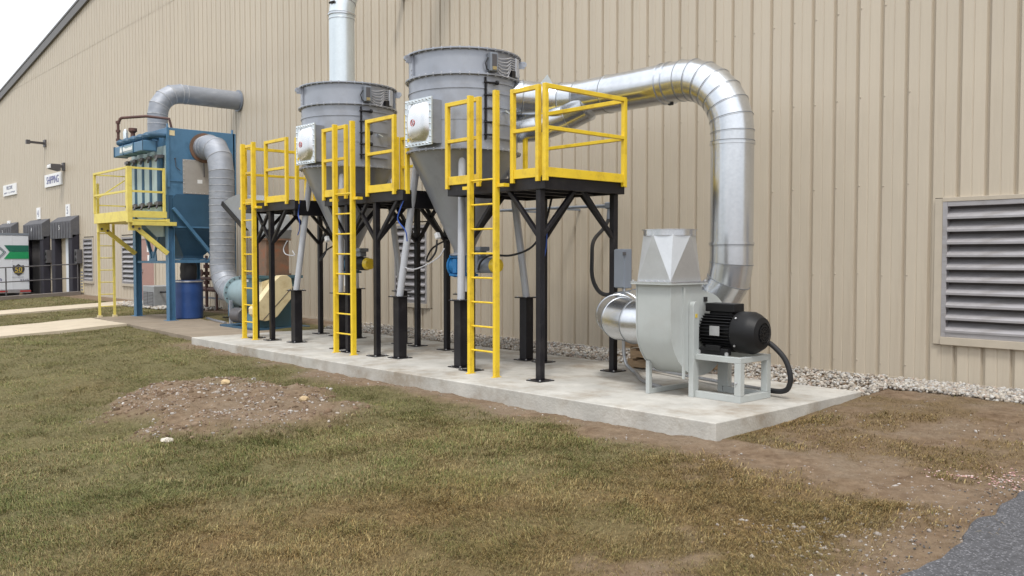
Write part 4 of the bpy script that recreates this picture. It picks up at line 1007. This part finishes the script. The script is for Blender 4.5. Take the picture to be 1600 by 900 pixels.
# inlet ring, back post, stiffeners, drive frame
MB().ring(DR, DR + .05, -.012, .012, 48, (FX0 - .024, 7.85, .73), (1, 0, 0)).build('inlet_flange', 'fangrey', t)
MB().prism([(FX1 + .014, 7.57, 0), (FX1 + .014, 7.67, 0), (FX1 + .014, 7.67, .96)] + [(FX1 + .014, 7.62 + .05 * math.cos(a), .96 + .05 * math.sin(a)) for a in np.linspace(.3, PI - .3, 8)] + [(FX1 + .014, 7.57, .96)], (.06, 0, 0)).build('post', 'fangrey', t, bevel=.004)
MB().box(FX1 + .014, FX1 + .075, 8.1, 8.2, 0, .96).build('post', 'fangrey', t, bevel=.004)
MB().box(FX1 + .012, FX1 + .032, 7.46, 7.49, .2, 1.16).build('stiffener', 'fangrey', t)
MB().box(FX1 + .074, FX1 + .078, 7.6, 7.635, .84, .88).build('label_plate', 'gold', t)
MB().box(FX1 + .013, FX1 + .03, 7.83, 7.88, 1.0, 1.05).build('label_plate', 'rubber', t)
MB().box(FX1 + .075, FX1 + .09, 7.63, 8.14, .46, .50).build('frame_rail', 'fangrey', t)
st = MB(); X0, X1, Y0, Y1 = FX1 + .076, -4.93, 7.60, 8.17
st.box(X0, X1, Y0, Y0 + .06, .40, .46).box(X0, X1, Y1 - .06, Y1, .40, .46).box(X1 - .06, X1, Y0 + .06, Y1 - .06, .401, .459)
st.build('motor_base', 'fangrey', t, bevel=.005)
for x, y in ((X1 - .075, Y0), (X1 - .075, Y1 - .075), (X0, Y1 - .075)):
    MB().box(x, x + .075, y, y + .075, .07, .40).build('leg', 'fangrey', t, bevel=.005)
MB().box(X0, X1, Y0, Y0 + .06, .0, .07).box(X0, X1, Y1 - .06, Y1, .0, .07).box(X1 - .06, X1, Y0 + .06, Y1 - .06, .001, .069).build('ground_frame', 'fangrey', t, bevel=.005)
repeat('bolt', BOLT, [(X1 - .05 + 5.6, Y0 - .0 - 7.8, .2)], t, [(PI / 2, 0, 0)])
MB().box(-6.0, -5.95, 7.42, 7.47, .0, .36).box(-6.0, -5.95, 7.47, 8.15, .0, .05).build('housing_foot', 'fangrey', t, bevel=.004)
# motor
mc = Vector((0, 7.885, .695))
mb = MB().lathe([(.05, 0), (.15, 0), (.165, .02), (.165, .40), (.15, .41)], 40, (-5.53, mc.y, mc.z), (1, 0, 0))
mo = mb.build('motor', 'motor', t)
mb = MB()
for i in range(34):
    a = 2 * PI * i / 34
    if abs(math.sin(a)) > .9 and math.sin(a) > 0: continue
    d = Vector((0, math.cos(a), math.sin(a)))
    mb.obox(Vector((-5.325, mc.y, mc.z)) + d * .18, (.185, 0, 0), d * .022, Vector((0, -d.z, d.y)) * .004)
mb.build('cooling_fins', 'motor', mo, kind='stuff')
MB().lathe([(.17, 0), (.215, .005), (.22, .03), (.22, .16), (.205, .2), (.165, .265), (.11, .285), (.105, .277), (.001, .277)], 48, (-5.125, mc.y, mc.z), (1, 0, 0)).build('fan_cowl', 'motor', mo)
mb = MB()
for r in (.03, .055, .08): mb.ring(r - .006, r + .006, 0, .012, 28, (-4.846, mc.y, mc.z), (1, 0, 0))
for i in range(6): a = PI * i / 6; mb.bar((-4.84, mc.y - .1 * math.cos(a), mc.z - .1 * math.sin(a)), (-4.84, mc.y + .1 * math.cos(a), mc.z + .1 * math.sin(a)), .008, .008, (1, 0, 0))
mb.build('cowl_grille', 'motor', mo)
MB().box(-5.5, -5.14, mc.y - .09, mc.y + .1, .90, .99).box(-5.46, -5.18, mc.y - .07, mc.y + .08, .86, .90).build('terminal_box', 'motor', mo, bevel=.01)
MB().box(-5.49, -5.13, 7.67, 7.74, .46, .53).box(-5.4, -5.22, 7.655, 7.69, .5, .56).build('motor_foot', 'motor', mo, bevel=.008)
MB().box(-5.49, -5.13, 8.03, 8.1, .46, .53).build('motor_foot', 'motor', mo, bevel=.008)
MB().box(-5.36, -5.24, 7.675, 7.683, .66, .76).build('name_plate', 'bolt', mo)
repeat('bolt', MB().lathe([(.02, 0), (.02, .03), (.006, .036)], 8).mesh('bolt', 'bolt', 0), [(x + 5.6, 7.665 - 7.8, .462) for x in (-5.48, -5.14)] , mo)
repeat('bolt', BOLT, [(-5.07 + 5.6, mc.y - .222 * math.cos(a) - 7.8, mc.z + .222 * math.sin(a)) for a in (.75, -.6)], mo, [(PI / 2 - .75, 0, 0), (PI / 2 + .6, 0, 0)])
t = thing('power_cable', (-4.9, 8.0, 0), 'thick black flexible conduit curving from the motor down to the pad', 'cable')
MB().sweep(cr([(-4.97, 8.07, .62), (-4.86, 8.1, .55), (-4.75, 8.14, .42), (-4.70, 8.16, .25), (-4.74, 8.19, .12), (-4.84, 8.22, .07), (-5.0, 8.26, .06)]), .028, 12).build('sheath', 'rubber', t)
MB().sweep([(-5.0, 8.26, .06), (-5.5, 8.4, .05), (-6.3, 8.62, .045), (-7.0, 8.80, .045)], .02, 10).build('metal_conduit', 'conduit', t)

# ------------------------------------------------------------------ electrical box, conduits, cables on the platforms
t = thing('electrical_box', (-7.25, 8.62, 1.0), 'grey electrical enclosure fixed beside the right platform back leg above a conduit', 'electrical box')
MB().box(-7.385, -7.22, 8.50, 8.64, 1.08, 1.58).build('enclosure', 'ebox', t, bevel=.008)
MB().box(-7.38, -7.225, 8.478, 8.499, 1.09, 1.57).build('cover', 'ebox', t, bevel=.004)
MB().box(-7.23, -7.205, 8.47, 8.51, 1.5, 1.54).build('latch', 'fixture', t)
MB().sweep(cr([(-7.29, 8.57, 1.09), (-7.29, 8.57, .7), (-7.29, 8.57, .3), (-7.24, 8.56, .12), (-7.08, 8.5, .05), (-6.95, 8.42, .03), (-6.5, 8.0, .03), (-6.05, 7.75, .03)]), .022, 12).build('conduit', 'conduit', t)
t = thing('conduit_run', (-9, 9.8, 2.2), 'thin grey conduit running level along the wall behind the right platform legs', 'conduit')
MB().sweep([(-11.4, 9.95, 2.27), (-9.0, 9.95, 2.25), (-8.76, 9.95, 2.25)], .024, 10).build('pipe', 'ebox', t)
MB().box(-8.82, -8.70, 9.9, 10.0, 2.2, 2.3).build('elbow_box', 'ebox', t, bevel=.02)
MB().sweep([(-8.76, 9.95, 2.2), (-8.76, 9.93, 2.02)], .03, 10).build('fitting', 'ebox', t)
for x in (-11.0, -10.0, -9.2): MB().box(x - .02, x + .02, 9.95, WY + .03, 2.24, 2.27).build('bracket', 'ebox', t)
t = thing('hanging_hose', (-7.8, 8.7, 1.5), 'black flexible hose hanging in a loop behind the right platform leg', 'hose')
MB().sweep(cr([(-8.76, 9.93, 2.03), (-8.55, 9.6, 1.9), (-8.3, 9.1, 1.7), (-8.1, 8.85, 1.45), (-8.0, 8.75, 1.2), (-7.85, 8.7, 1.03), (-7.65, 8.64, .98), (-7.46, 8.6, 1.02)]), .028, 10).build('hose', 'rubber', t)
t = thing('hanging_hose', (-8.9, 8.4, 1.7), 'black cable looping from the right collector valve motor up toward the deck', 'cable')
MB().sweep(cr([(-9.3, 7.83, 1.3), (-9.2, 7.8, 1.42), (-9.05, 7.85, 1.5), (-8.8, 8.0, 1.5), (-8.6, 8.2, 1.62), (-8.52, 8.35, 1.9), (-8.48, 8.45, 2.28)]), .015, 8).build('cable', 'rubber', t)
for i, (pts, m, lab) in enumerate((([(-13.35, 7.3, 2.42), (-13.33, 7.26, 2.2), (-13.27, 7.25, 2.08), (-13.36, 7.3, 1.95), (-13.5, 7.34, 1.85)], 'cableblue', 'thin blue air line hanging at the left platform edge'),
        ([(-10.2, 7.28, 2.42), (-10.28, 7.2, 2.15), (-10.33, 7.2, 2.0), (-10.22, 7.25, 1.85), (-10.25, 7.3, 1.7)], 'cableblue', 'thin blue air line hanging at the middle platform edge'),
        ([(-10.75, 7.55, 1.55), (-10.5, 7.4, 1.36), (-10.2, 7.4, 1.3), (-9.95, 7.6, 1.45), (-9.9, 7.7, 1.6)], 'cablelight', 'light grey cable sagging across the middle louver'),
        ([(-13.7, 7.25, 1.75), (-13.78, 7.22, 1.62), (-13.7, 7.22, 1.52), (-13.55, 7.3, 1.5), (-13.62, 7.3, 1.58)], 'cablelight', 'thin grey cable curling beside the left collector tube'),
        ([(-8.62, 8.5, 1.9), (-8.64, 8.5, 1.6), (-8.72, 8.5, 1.35), (-8.74, 8.48, 1.2)], 'cableblue', 'thin blue air line running down the right platform back leg'))):
    t = thing('cable', pts[0], lab, 'cable')
    MB().sweep(cr(pts), .009, 6).build('cable', m, t)

# pallets stacked behind the fan
for lvl in range(3):
    z = .0 + lvl * .135; ox = (-7.05, -7.0, -7.1)[lvl]
    t = thing('pallet', (ox, 9.07, z), ('bottom wooden pallet of the stack behind the fan inlet duct', 'middle wooden pallet of the stack behind the fan inlet duct', 'top wooden pallet of the stack behind the fan inlet duct')[lvl], 'pallet', 'wooden pallets stacked behind the fan')
    t.location.z = z - .0
    for k, yy in enumerate((8.95, 9.5)): MB().box(ox - .5, ox + .5, yy, yy + .09, z + .022, z + .105).build('stringer', 'wood', t)
    pb = MB().box(-.05, .05, -.1, .62, 0, .02).mesh('board', 'wood')
    repeat('board', pb, [(-.44 + k * .175, -.03, .106) for k in range(6)], t)
    repeat('board', pb, [(-.44 + k * .43, -.03, .001) for k in range(3)], t)

# ------------------------------------------------------------------ blue dust collector
BX0, BX1, BY0, BY1 = -23.12, -20.77, 7.90, 9.58; BT = 4.52; BB = 2.92; GZ = -.05
t = thing('blue_dust_collector', (-22, 8.7, GZ), 'tall blue dust collector on four blue legs with a tan plate on its side', 'dust collector')
MB().box(BX0, BX1, BY0, BY1, BB, BT).build('housing', 'blue', t, bevel=.008)
MB().box(BX0 + .02, BX1 - .05, BY0 - .012, BY0 - .002, BB + .02, BT - .42).build('front_plate', 'bluepale', t)
for b_ in ((BX1 - .01, BX1 + .03, BY0 - .01, BY0 + .05, BB + .2, BT), (BX1 - .05, BX1, BY1 - .04, BY1 + .03, BB, BT)): MB().box(*b_).build('corner_angle', 'blue', t)
for x, y in ((BX1 - .03, BY0 + .03), (BX1 - .03, BY1 - .05), (BX0 + .05, BY0 + .05), (BX0 + .05, BY1 - .05)):
    MB().box(x - .04, x + .04, y - .01, y + .01, BT, BT + .09).build('lifting_eye', 'blue', t)
# panel joint under the upper section, access plate, rating plate
MB().box(BX1 + .001, BX1 + .02, BY0 + .05, 8.27, 3.26, 3.29).build('flange_joint', 'blue', t)
MB().box(BX1 + .001, BX1 + .015, 8.27, 9.0, BB + .06, 3.80).build('access_plate', 'access', t, bevel=.003)
bl = [(y, z) for y in (8.29, 8.98) for z in np.linspace(3.02, 3.76, 8)] + [(y, z) for z in (3.0, 3.78) for y in np.linspace(8.35, 8.9, 6)]
repeat('bolt', BOLT, [(BX1 + .015 + 22, y - 8.7, z - GZ) for y, z in bl], t, [(0, PI / 2, 0)] * len(bl))
MB().box(BX1 + .016, BX1 + .02, 8.62, 8.74, 3.24, 3.33).build('rating_plate', 'white', t)
MB().sweep([(BX1 + .03, 8.78, 3.74), (BX1 + .04, 8.78, 3.4)], .012, 6).build('chain', 'fixture', t)
MB().box(BX1 + .001, BX1 + .006, 7.95, 8.09, 4.34, 4.46).build('rating_plate', 'cream', t)
MB().tube((BX1 + .001, 8.08, 3.8), (BX1 + .06, 8.08, 3.8), .012).sweep([(BX1 + .03, 8.08, 3.8), (BX1 + .03, 8.1, 3.6), (BX1 + .03, 8.2, 3.52)], .008, 6).build('probe', 'fixture', t)
# pyramid hopper with a vertical skirt
hx0, hx1, hy0, hy1 = BX0 + .06, BX1 + .0, BY0 + .02, BY1 - .02
def loop(x0, x1, y0, y1, z): return [Vector((x0, y0, z)), Vector((x1, y0, z)), Vector((x1, y1, z)), Vector((x0, y1, z))]
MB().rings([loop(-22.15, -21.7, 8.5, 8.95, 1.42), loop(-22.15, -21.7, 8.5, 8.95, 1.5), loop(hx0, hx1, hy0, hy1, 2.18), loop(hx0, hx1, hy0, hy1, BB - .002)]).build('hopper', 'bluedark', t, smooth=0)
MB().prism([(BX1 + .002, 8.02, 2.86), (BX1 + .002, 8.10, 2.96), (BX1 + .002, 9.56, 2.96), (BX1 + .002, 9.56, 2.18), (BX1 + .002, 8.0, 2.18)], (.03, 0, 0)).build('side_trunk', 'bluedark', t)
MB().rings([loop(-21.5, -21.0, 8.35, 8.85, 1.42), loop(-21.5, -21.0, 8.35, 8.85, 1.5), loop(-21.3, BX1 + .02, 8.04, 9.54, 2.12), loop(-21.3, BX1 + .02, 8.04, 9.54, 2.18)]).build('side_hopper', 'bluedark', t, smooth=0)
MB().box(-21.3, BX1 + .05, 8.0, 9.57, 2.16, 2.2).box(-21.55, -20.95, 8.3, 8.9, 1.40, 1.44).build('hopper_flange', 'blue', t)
MB().lathe([(.17, .88), (.2, 1.0), (.19, 1.1), (.2, 1.2), (.18, 1.3), (.19, 1.42)], 20, (-21.2, 8.55, 0)).build('sleeve', 'rubber', t)
LEG = [(-23.03, 7.97), (-20.83, 7.97), (-20.83, 9.50), (-23.03, 9.50)]
for x, y in LEG:
    l = MB().box(x - .09, x + .09, y - .075, y - .06, GZ + .012, BB).box(x - .09, x + .09, y + .06, y + .075, GZ + .012, BB).box(x - .012, x + .012, y - .06, y + .06, GZ + .012, BB).build('leg', 'blue', t)
    MB().box(x - .14, x + .14, y - .13, y + .13, GZ, GZ + .012).build('base_plate', 'blue', l)
def beam(p, q, w=.08, nm='brace', m='blue'): MB().bar(p, q, w, w * .8).build(nm, m, t)
beam((-22.93, 7.97, 1.34), (-20.93, 7.97, 1.34), .07, 'cross_beam'); beam((-20.83, 8.06, 1.36), (-20.83, 9.42, 1.36), .09, 'cross_beam'); beam((-23.03, 8.06, 1.34), (-23.03, 9.42, 1.34), .07, 'cross_beam'); beam((-22.93, 9.5, 1.34), (-20.93, 9.5, 1.34), .07, 'cross_beam')
beam((-20.69, 8.0, 2.62), (-20.69, 8.95, 1.5), .09); beam((-20.69, 9.46, 2.3), (-20.69, 9.15, 1.55), .09)
beam((-22.95, 7.97, 2.75), (-22.0, 7.97, 1.45), .07); beam((-21.0, 7.97, 2.75), (-21.9, 7.97, 1.45), .05)
MB().prism([(-20.73, 8.82, 1.36), (-20.73, 9.4, 1.36), (-20.73, 9.45, 1.62), (-20.73, 9.2, 1.60), (-20.73, 8.92, 1.60)], (.03, 0, 0)).build('gusset_plate', 'blue', t)
MB().prism([(-22.2, 7.96, 1.36), (-21.7, 7.96, 1.36), (-21.75, 7.96, 1.6), (-22.15, 7.96, 1.6)], (0, .025, 0)).build('gusset_plate', 'blue', t)
# front face: pulse header, diaphragm valves, long hoses between pale panels
MB().box(-22.95, -20.95, 7.42, 7.72, 3.96, 4.20).build('header_tank', 'blue', t, bevel=.02)
for x in (-22.95, -22.3, -21.6, -20.97): MB().box(x - .012, x + .012, 7.405, 7.74, 3.95, 4.21).build('header_band', 'bluedark', t)
MB().box(-22.55, -21.62, 7.413, 7.418, 4.0, 4.16).build('name_panel', 'tealpale', t)
mb = MB(); mb.prism([(-22.52, 7.405, 4.03), (-22.36, 7.405, 4.03), (-22.44, 7.405, 4.16)], (0, .006, 0))
for i, (a, b, h) in enumerate(((0, .07, .1), (.09, .13, .075), (.15, .21, .06), (.23, .29, .06), (.31, .36, .065), (.38, .46, .07), (.48, .55, .06), (.57, .62, .08))): mb.box(-22.28 + a, -22.28 + b, 7.405, 7.411, 4.04, 4.04 + h)
mb.build('maker_mark', 'white', t)
for i in range(5):
    x = -22.85 + i * .45
    v = MB().lathe([(.05, 4.2), (.07, 4.24), (.12, 4.27), (.13, 4.32), (.11, 4.36), (.05, 4.4)], 14, (x, 7.57, 0)).build('diaphragm_valve', 'bluedark', t)
    MB().sweep([(x, 7.57, 4.32), (x + .14, 7.6, 4.33), (x + .2, 7.72, 4.33), (x + .2, 7.95, 4.33)], [.07, .08, .06, .05], 10).build('valve_elbow', 'bluedark', v)
for i in range(5):
    x = -22.95 + i * .50
    MB().tube((x, 7.80, 2.74), (x, 7.80, 3.86), .07, 14).build('hose', 'bluedark', t)
    for z in (2.74, 3.84): MB().lathe([(.10, z - .04), (.105, z + .04)], 12, (x, 7.80, 0)).bar((x - .17, 7.74, z), (x + .2, 7.7, z - .02), .05, .06).bar((x + .1, 7.72, z), (x + .16, 7.64, z - .13), .035, .035).build('hose_clamp', 'fixture', t)
    if i < 4: MB().box(x + .09, x + .41, 7.76, 7.89, 2.72, 3.9).build('filter_panel', 'bluepale', t, bevel=.006)
MB().box(-23.05, -20.9, 7.80, 7.89, 2.52, 2.66).build('lower_plate', 'tealpale', t)
MB().prism([(-22.8, 7.86, 2.5), (-20.95, 7.86, 2.5), (-20.95, 7.86, 1.95), (-21.4, 7.86, 1.95)], (0, .03, 0)).build('hopper_front', 'tealpale', t)
t = thing('air_pipe', (-22.9, 7.5, 4.2), 'brown air pipe rising from the header and bending over the blue collector', 'pipe')
MB().sweep([(-22.95, 7.52, 4.35), (-22.95, 7.52, 4.66), (-22.95, 7.52, 4.86)] + arc((-22.85, 7.6, 4.86), .09, (-.78, -.62, 0), (0, 0, 1), .2, PI / 2, 4) + [(-22.2, 7.95, 4.95), (-21.9, 8.4, 4.90), (-21.9, 8.5, 4.5)], .035, 10).build('pipe', 'pipebrown', t)
for z in (4.4, 4.62, 4.84): MB().tube((-22.95, 7.52, z - .03), (-22.95, 7.52, z + .03), .055).build('pipe_joint', 'pipebrown', t)
MB().lathe([(.06, 4.36), (.05, 4.5), (.10, 4.55), (.10, 4.62)], 14, (-22.2, 7.62, 0)).build('regulator', 'pipebrown', t)
MB().lathe([(.05, 4.3), (.06, 4.55), (.03, 4.62)], 12, (-22.5, 7.55, 0)).build('filter_bowl', 'galvwhite', t)

# ducts of the blue unit
t = thing('duct', (-22.9, 9.0, 4.6), 'dull grey duct from the top of the blue collector bending into the wall', 'duct')
tx = -22.72
pth = [(tx, 8.42, BT - .01), (tx, 8.42, 4.86), (tx, 8.42, 5.10)] + arc((tx, 8.42 + .6, 5.10), .6, (0, -1, 0), (0, 0, 1), 0, PI / 2, 4)[1:] + [(tx, 9.15, 5.70), (tx, WY + .03, 5.71)]
duct(pth, .245, 'galvold', t, seam='caulk', sw=.010)
MB().ring(.24, .29, -.015, .015, 40, (tx, WY - .03, 5.71), (0, 1, 0)).build('wall_collar', 'ebox', t)
t = thing('duct', (-19.8, 8.8, .5), 'dull grey ribbed duct dropping from the blue collector side down to the old fan', 'duct')
qx = -19.80; qy = 8.80; QR = .285
pth = [(BX1 + .0, qy, 4.10), (BX1 + .16, qy, 4.10), (BX1 + .34, qy, 4.10)] + arc((BX1 + .34, qy, 3.47), .63, (0, 0, 1), (1, 0, 0), 0, PI / 2, 3)[1:]
pth += [(qx, qy, 3.3)] + [(qx, qy, 3.3 - k * .155) for k in range(1, 13)]
pth += [Vector((qx + .62, qy, 1.28)) + Vector((-.62 * math.cos(a), 0, -.62 * math.sin(a))) for a in np.linspace(0, PI / 2, 5)] + [(-18.93, qy, .66)]
duct(pth, QR, 'galvold', t, seam='caulk', sw=.006)
MB().ring(QR - .02, QR + .075, 0, .03, 40, (BX1 + .002, qy, 4.10), (1, 0, 0)).build('port_flange', 'rust', t)
t = thing('plastic_drum', (-21.2, 8.62, GZ), 'blue plastic drum standing under the blue collector hopper', 'drum')
MB().lathe([(.30, GZ), (.33, GZ + .03), (.335, .25), (.337, .28), (.335, .31), (.335, .58), (.337, .61), (.335, .64), (.33, .86), (.345, .87), (.345, .90), (.2, .905)], 40, (-21.2, 8.55, 0)).build('body', 'drum', t)
MB().ring(.335, .356, .855, .89, 40, (-21.2, 8.55, 0)).build('lid_ring', 'bolt', t)

# pale yellow access platform hung on the blue unit
t = thing('access_platform', (-21.9, 7.4, 2.3), 'pale yellow railed platform and ladder bracketed to the front of the blue collector', 'work platform')
AX0, AX1, AY0, AY1 = -23.08, -20.66, 6.95, 7.84
MB().box(AX0, AX1, AY0, AY0 + .06, 2.29, 2.53).box(AX0, AX0 + .05, AY0 + .06, AY1, 2.29, 2.5).box(AX1 - .05, AX1 + .001, AY0 + .06, AY1, 2.38, 2.53).build('toe_board', 'yellowold', t, bevel=.004)
MB().box(AX0 + .01, AX1 - .01, AY0 + .01, AY1, 2.30, 2.335).build('deck_plate', 'yellowold', t)
MB().box(AX0, AX1 + .01, 7.83, 7.90, 2.26, 2.36).box(AX1 - .14, AX1 + .02, AY0 + .1, 8.06, 2.20, 2.29).build('support_beam', 'yellowold', t)
posts = [(AX0 + .02, AY0 + .02), (AX1 - .05, AY0 + .05), (AX1 - .03, AY1 - .05), (AX0 + .02, AY1 - .1)]
for i, (x, y) in enumerate(posts):
    s = .055 if i == 1 else .028
    MB().box(x - s, x + s, y - s, y + s, 2.53 if i != 1 else 2.26, 3.54).build('post', 'yellowold', t, bevel=.004)
for z in (3.515, 2.98):
    MB().bar((AX0 + .05, AY0 + .02, z), (AX1 - .11, AY0 + .02, z), .05, .045).build('rail', 'yellowold', t)
    MB().bar((AX1 - .035, AY0 + .11, z), (AX1 - .035, AY1 - .08, z), .05, .045).build('rail', 'yellowold', t)
MB().bar((AX0 + .02, AY0 + .06, 3.5), (AX0 + .02, AY1 - .15, 3.5), .035, .03).bar((AX0 + .02, AY0 + .06, 2.75), (AX0 + .02, AY1 - .15, 2.75), .03, .03).bar((AX0 + .02, AY0 + .06, 2.9), (AX0 + .02, AY1 - .15, 3.4), .03, .03).build('gate', 'yellowold', t)
for x, ye in ((AX0 + .12, 7.90), (AX1 - .10, 7.88)):
    MB().bar((x, AY0 + .15, 2.2), (x + .0, ye, 1.55), .07, .10).build('brace', 'yellowold', t)
    MB().box(x - .045, x + .045, AY0 + .05, AY0 + .32, 2.08, 2.29).build('brace_plate', 'yellowold', t)
    MB().tube((x - .055, AY0 + .13, 2.16), (x + .06, AY0 + .13, 2.16), .03, 8).tube((x - .055, AY0 + .27, 2.12), (x + .06, AY0 + .27, 2.12), .03, 8).build('bolt', 'fixture', t)
lx = AX0 - .10
for y in (7.08, 7.44):
    MB().box(lx - .012, lx + .012, y - .03, y + .03, -.10, 3.3 if y < 7.2 else 2.6).build('ladder_rail', 'yellowold', t)
    MB().box(lx - .05, lx + .05, y - .05, y + .05, -.12, -.0).build('ladder_foot', 'cream', t)
rm = MB().tube((0, 0, 0), (0, .30, 0), .012, 8).mesh('rung', 'yellowold')
repeat('rung', rm, [(lx + 21.9, 7.11 - 7.4, .22 + k * .305 - 2.3) for k in range(8)], t)

# old teal fan with cream belt guard, rusty stack and weather hood
t = thing('old_fan', (-17.6, 8.8, GZ), 'old teal blower with cream belt guard behind the left yellow ladder', 'fan')
MB().lathe([(.29, 0), (.29, .14), (.37, .7), (.37, 1.2)], 32, (-18.93, 8.8, .66), (1, 0, 0), caps=True).build('inlet_cone', 'tealpale', t)
MB().ring(.28, .37, -.02, .02, 32, (-18.93, 8.8, .66), (1, 0, 0)).build('inlet_flange', 'tealpale', t)
bl = [(.33 * math.cos(a), .33 * math.sin(a)) for a in np.linspace(0, 2 * PI, 16, endpoint=False)]
repeat('bolt', MB().lathe([(.018, -.03), (.018, .03)], 6).mesh('bolt', 'fixture', 0), [(-18.93 + 17.6, b, .66 + c - GZ) for b, c in bl], t, [(0, PI / 2, 0)] * 16)
sp = [(8.35, 1.02), (8.33, .7)] + [(8.8 + .47 * math.cos(a), .64 + .5 * math.sin(a)) for a in np.linspace(PI, 2 * PI + .5, 18)] + [(9.25, 1.02)]
MB().prism([(-17.75, y, z) for y, z in sp], (.5, 0, 0)).build('scroll_housing', 'teal', t, smooth=20)
MB().box(-17.8, -16.9, 8.3, 9.3, 1.02, 1.08).box(-17.745, -16.95, 8.36, 9.25, .84, 1.02).build('outlet_flange', 'teal', t)
for k in range(2): MB().box(-17.6 + k * .35, -17.5 + k * .35, 8.345, 8.357, .93, .99).build('label_plate', 'white', t)
MB().prism([(-17.5, 8.15, GZ), (-17.5, 9.3, GZ), (-17.5, 9.1, .42), (-17.5, 8.75, .60), (-17.5, 8.4, .42)], (.62, 0, 0)).build('pedestal', 'teal', t)
MB().box(-18.4, -16.7, 8.1, 9.35, GZ, .0).build('base_frame', 'bluedark', t)
g = [(8.04, .42), (8.20, .58), (8.55, 1.0), (8.66, 1.08), (8.80, 1.09), (8.90, 1.02), (8.92, .88), (8.90, .60), (8.58, .24), (8.45, .17), (8.30, .15), (8.14, .20), (8.05, .30)]
gd = MB().prism([(-16.88, y, z) for y, z in g], (.22, 0, 0)).build('belt_guard', 'cream', t, bevel=.008)
MB().bar((-16.655, 8.25, .17), (-16.655, 8.88, .80), .012, .006, (1, 0, 0)).build('guard_seam', 'fixture', gd)
MB().prism([(-17.3, 8.36, .60), (-17.3, 8.36, .95), (-17.3, 8.52, 1.0), (-17.3, 8.6, .9)], (.40, 0, 0)).build('bearing_guard', 'cream', t)
MB().lathe([(.14, 0), (.16, .02), (.16, .4), (.1, .48)], 20, (-17.52, 8.25, .22), (-1, 0, 0)).build('motor', 'fixture', t)
for y_ in (8.5, 9.1): MB().box(-18.75, -18.69, y_ - .03, y_ + .03, GZ, .5).build('inlet_support', 'galvold', t)
MB().box(-17.62, -16.98, 8.5, 9.02, 1.08, 1.90).build('rusty_stack', 'rust', t, bevel=.006)
for z_ in (1.081, 1.82): MB().box(-17.66, -16.94, 8.47, 9.05, z_, z_ + .04).build('stack_flange', 'rust', t)
hp = [(-17.62, 1.862), (-17.64, 2.02), (-17.87, 2.14), (-18.93, 2.70), (-18.62, 2.78), (-18.2, 2.84), (-17.7, 2.80), (-17.3, 2.62), (-17.0, 2.34), (-16.90, 2.04), (-16.96, 1.862)]
MB().prism([(x, 8.45, z) for x, z in hp], (0, .60, 0)).build('weather_hood', 'hood', t, smooth=0)
mo_ = Vector((-.56, 0, -1.06)).normalized() * .10
MB().prism([Vector((-18.95, 8.42, 2.72)), Vector((-17.85, 8.42, 2.13)), Vector((-17.85, 8.42, 2.13)) + mo_, Vector((-18.95, 8.42, 2.72)) + mo_], (0, .66, 0)).build('hood_mouth', 'black', t)

# things further back on and beyond the slab
t = thing('gas_pipe', (-23.6, 10.1, GZ), 'rusty brown pipe run with valves low on the wall behind the blue drum', 'pipe')
MB().sweep([(-24.6, 10.15, .86), (-22.0, 10.15, .86)], .05).build('pipe', 'pipebrown', t)
MB().sweep([(-24.4, 10.2, .56), (-22.3, 10.2, .56), (-22.2, 10.2, .50)], .07).build('pipe', 'pipebrown', t)
MB().sweep([(-23.9, 10.15, 1.5), (-23.9, 10.15, .1), (-23.9, 10.15, -.03)], .045).build('riser', 'pipebrown', t)
MB().sweep([(-23.3, 10.18, .56), (-23.3, 10.18, -.03)], .035).build('riser', 'pipebrown', t)
for z in (.75, 1.0, 1.2): MB().tube((-23.9, 10.15, z - .05), (-23.9, 10.15, z + .05), .085).build('pipe_joint', 'pipebrown', t)
MB().tube((-23.9, 10.02, 1.02), (-23.9, 9.98, 1.02), .10).tube((-23.9, 10.15, 1.02), (-23.9, 9.98, 1.02), .02).build('hand_wheel', 'pipebrown', t)
MB().box(-24.7, -21.6, 10.28, 10.33, .28, .33).build('rail', 'ebox', t)
for x in (-24.6, -23.6, -22.6, -21.7): MB().box(x - .025, x + .025, 10.28, 10.33, -.06, .9).build('post', 'ebox', t)
t = thing('condenser_unit', (-26.5, 9.75, -.1), 'grey louvered air conditioning unit at the wall by the faded red door', 'air conditioner')
MB().box(-27.05, -26.15, 9.5, 10.2, -.05, .60).build('cabinet', 'condenser', t, bevel=.02)
for k in range(2):
    f = MB().box(-26.98 + k * .44, -26.6 + k * .42, 9.488, 9.499, .02, .42).build('grille', 'fixture', t)
    mb = MB()
    for j in range(9): mb.box(-26.98 + k * .44, -26.6 + k * .42, 9.478, 9.487, .03 + j * .043, .045 + j * .043)
    mb.build('grille_slats', 'condenser', f, kind='stuff')
MB().box(-27.05, -26.15, 9.5, 10.2, -.3, -.052).build('plinth', 'kerb', t)
t = thing('coiled_line', (-25.6, 9.8, .4), 'black insulated line running from the air conditioner toward the blue legs', 'pipe')
MB().sweep([(-26.14, 9.7, .42), (-25.7, 9.72, .44), (-25.2, 9.75, .40), (-24.8, 9.9, .3), (-24.6, 10.1, .02)], .03, 8).build('line', 'rubber', t)
t = thing('ground_conduit', (-19.5, 9.0, 0), 'pale conduit lying on the old slab between drum and fan', 'conduit')
MB().sweep([(-20.6, 8.75, -.02), (-19.6, 8.55, -.015), (-18.9, 8.45, -.015)], .03, 8).build('pipe', 'conduit', t)
MB().sweep([(-20.5, 9.1, .0), (-20.0, 9.35, .0), (-19.7, 9.4, .05), (-19.6, 9.6, .3)], .015, 6).build('cable', 'rubber', t)
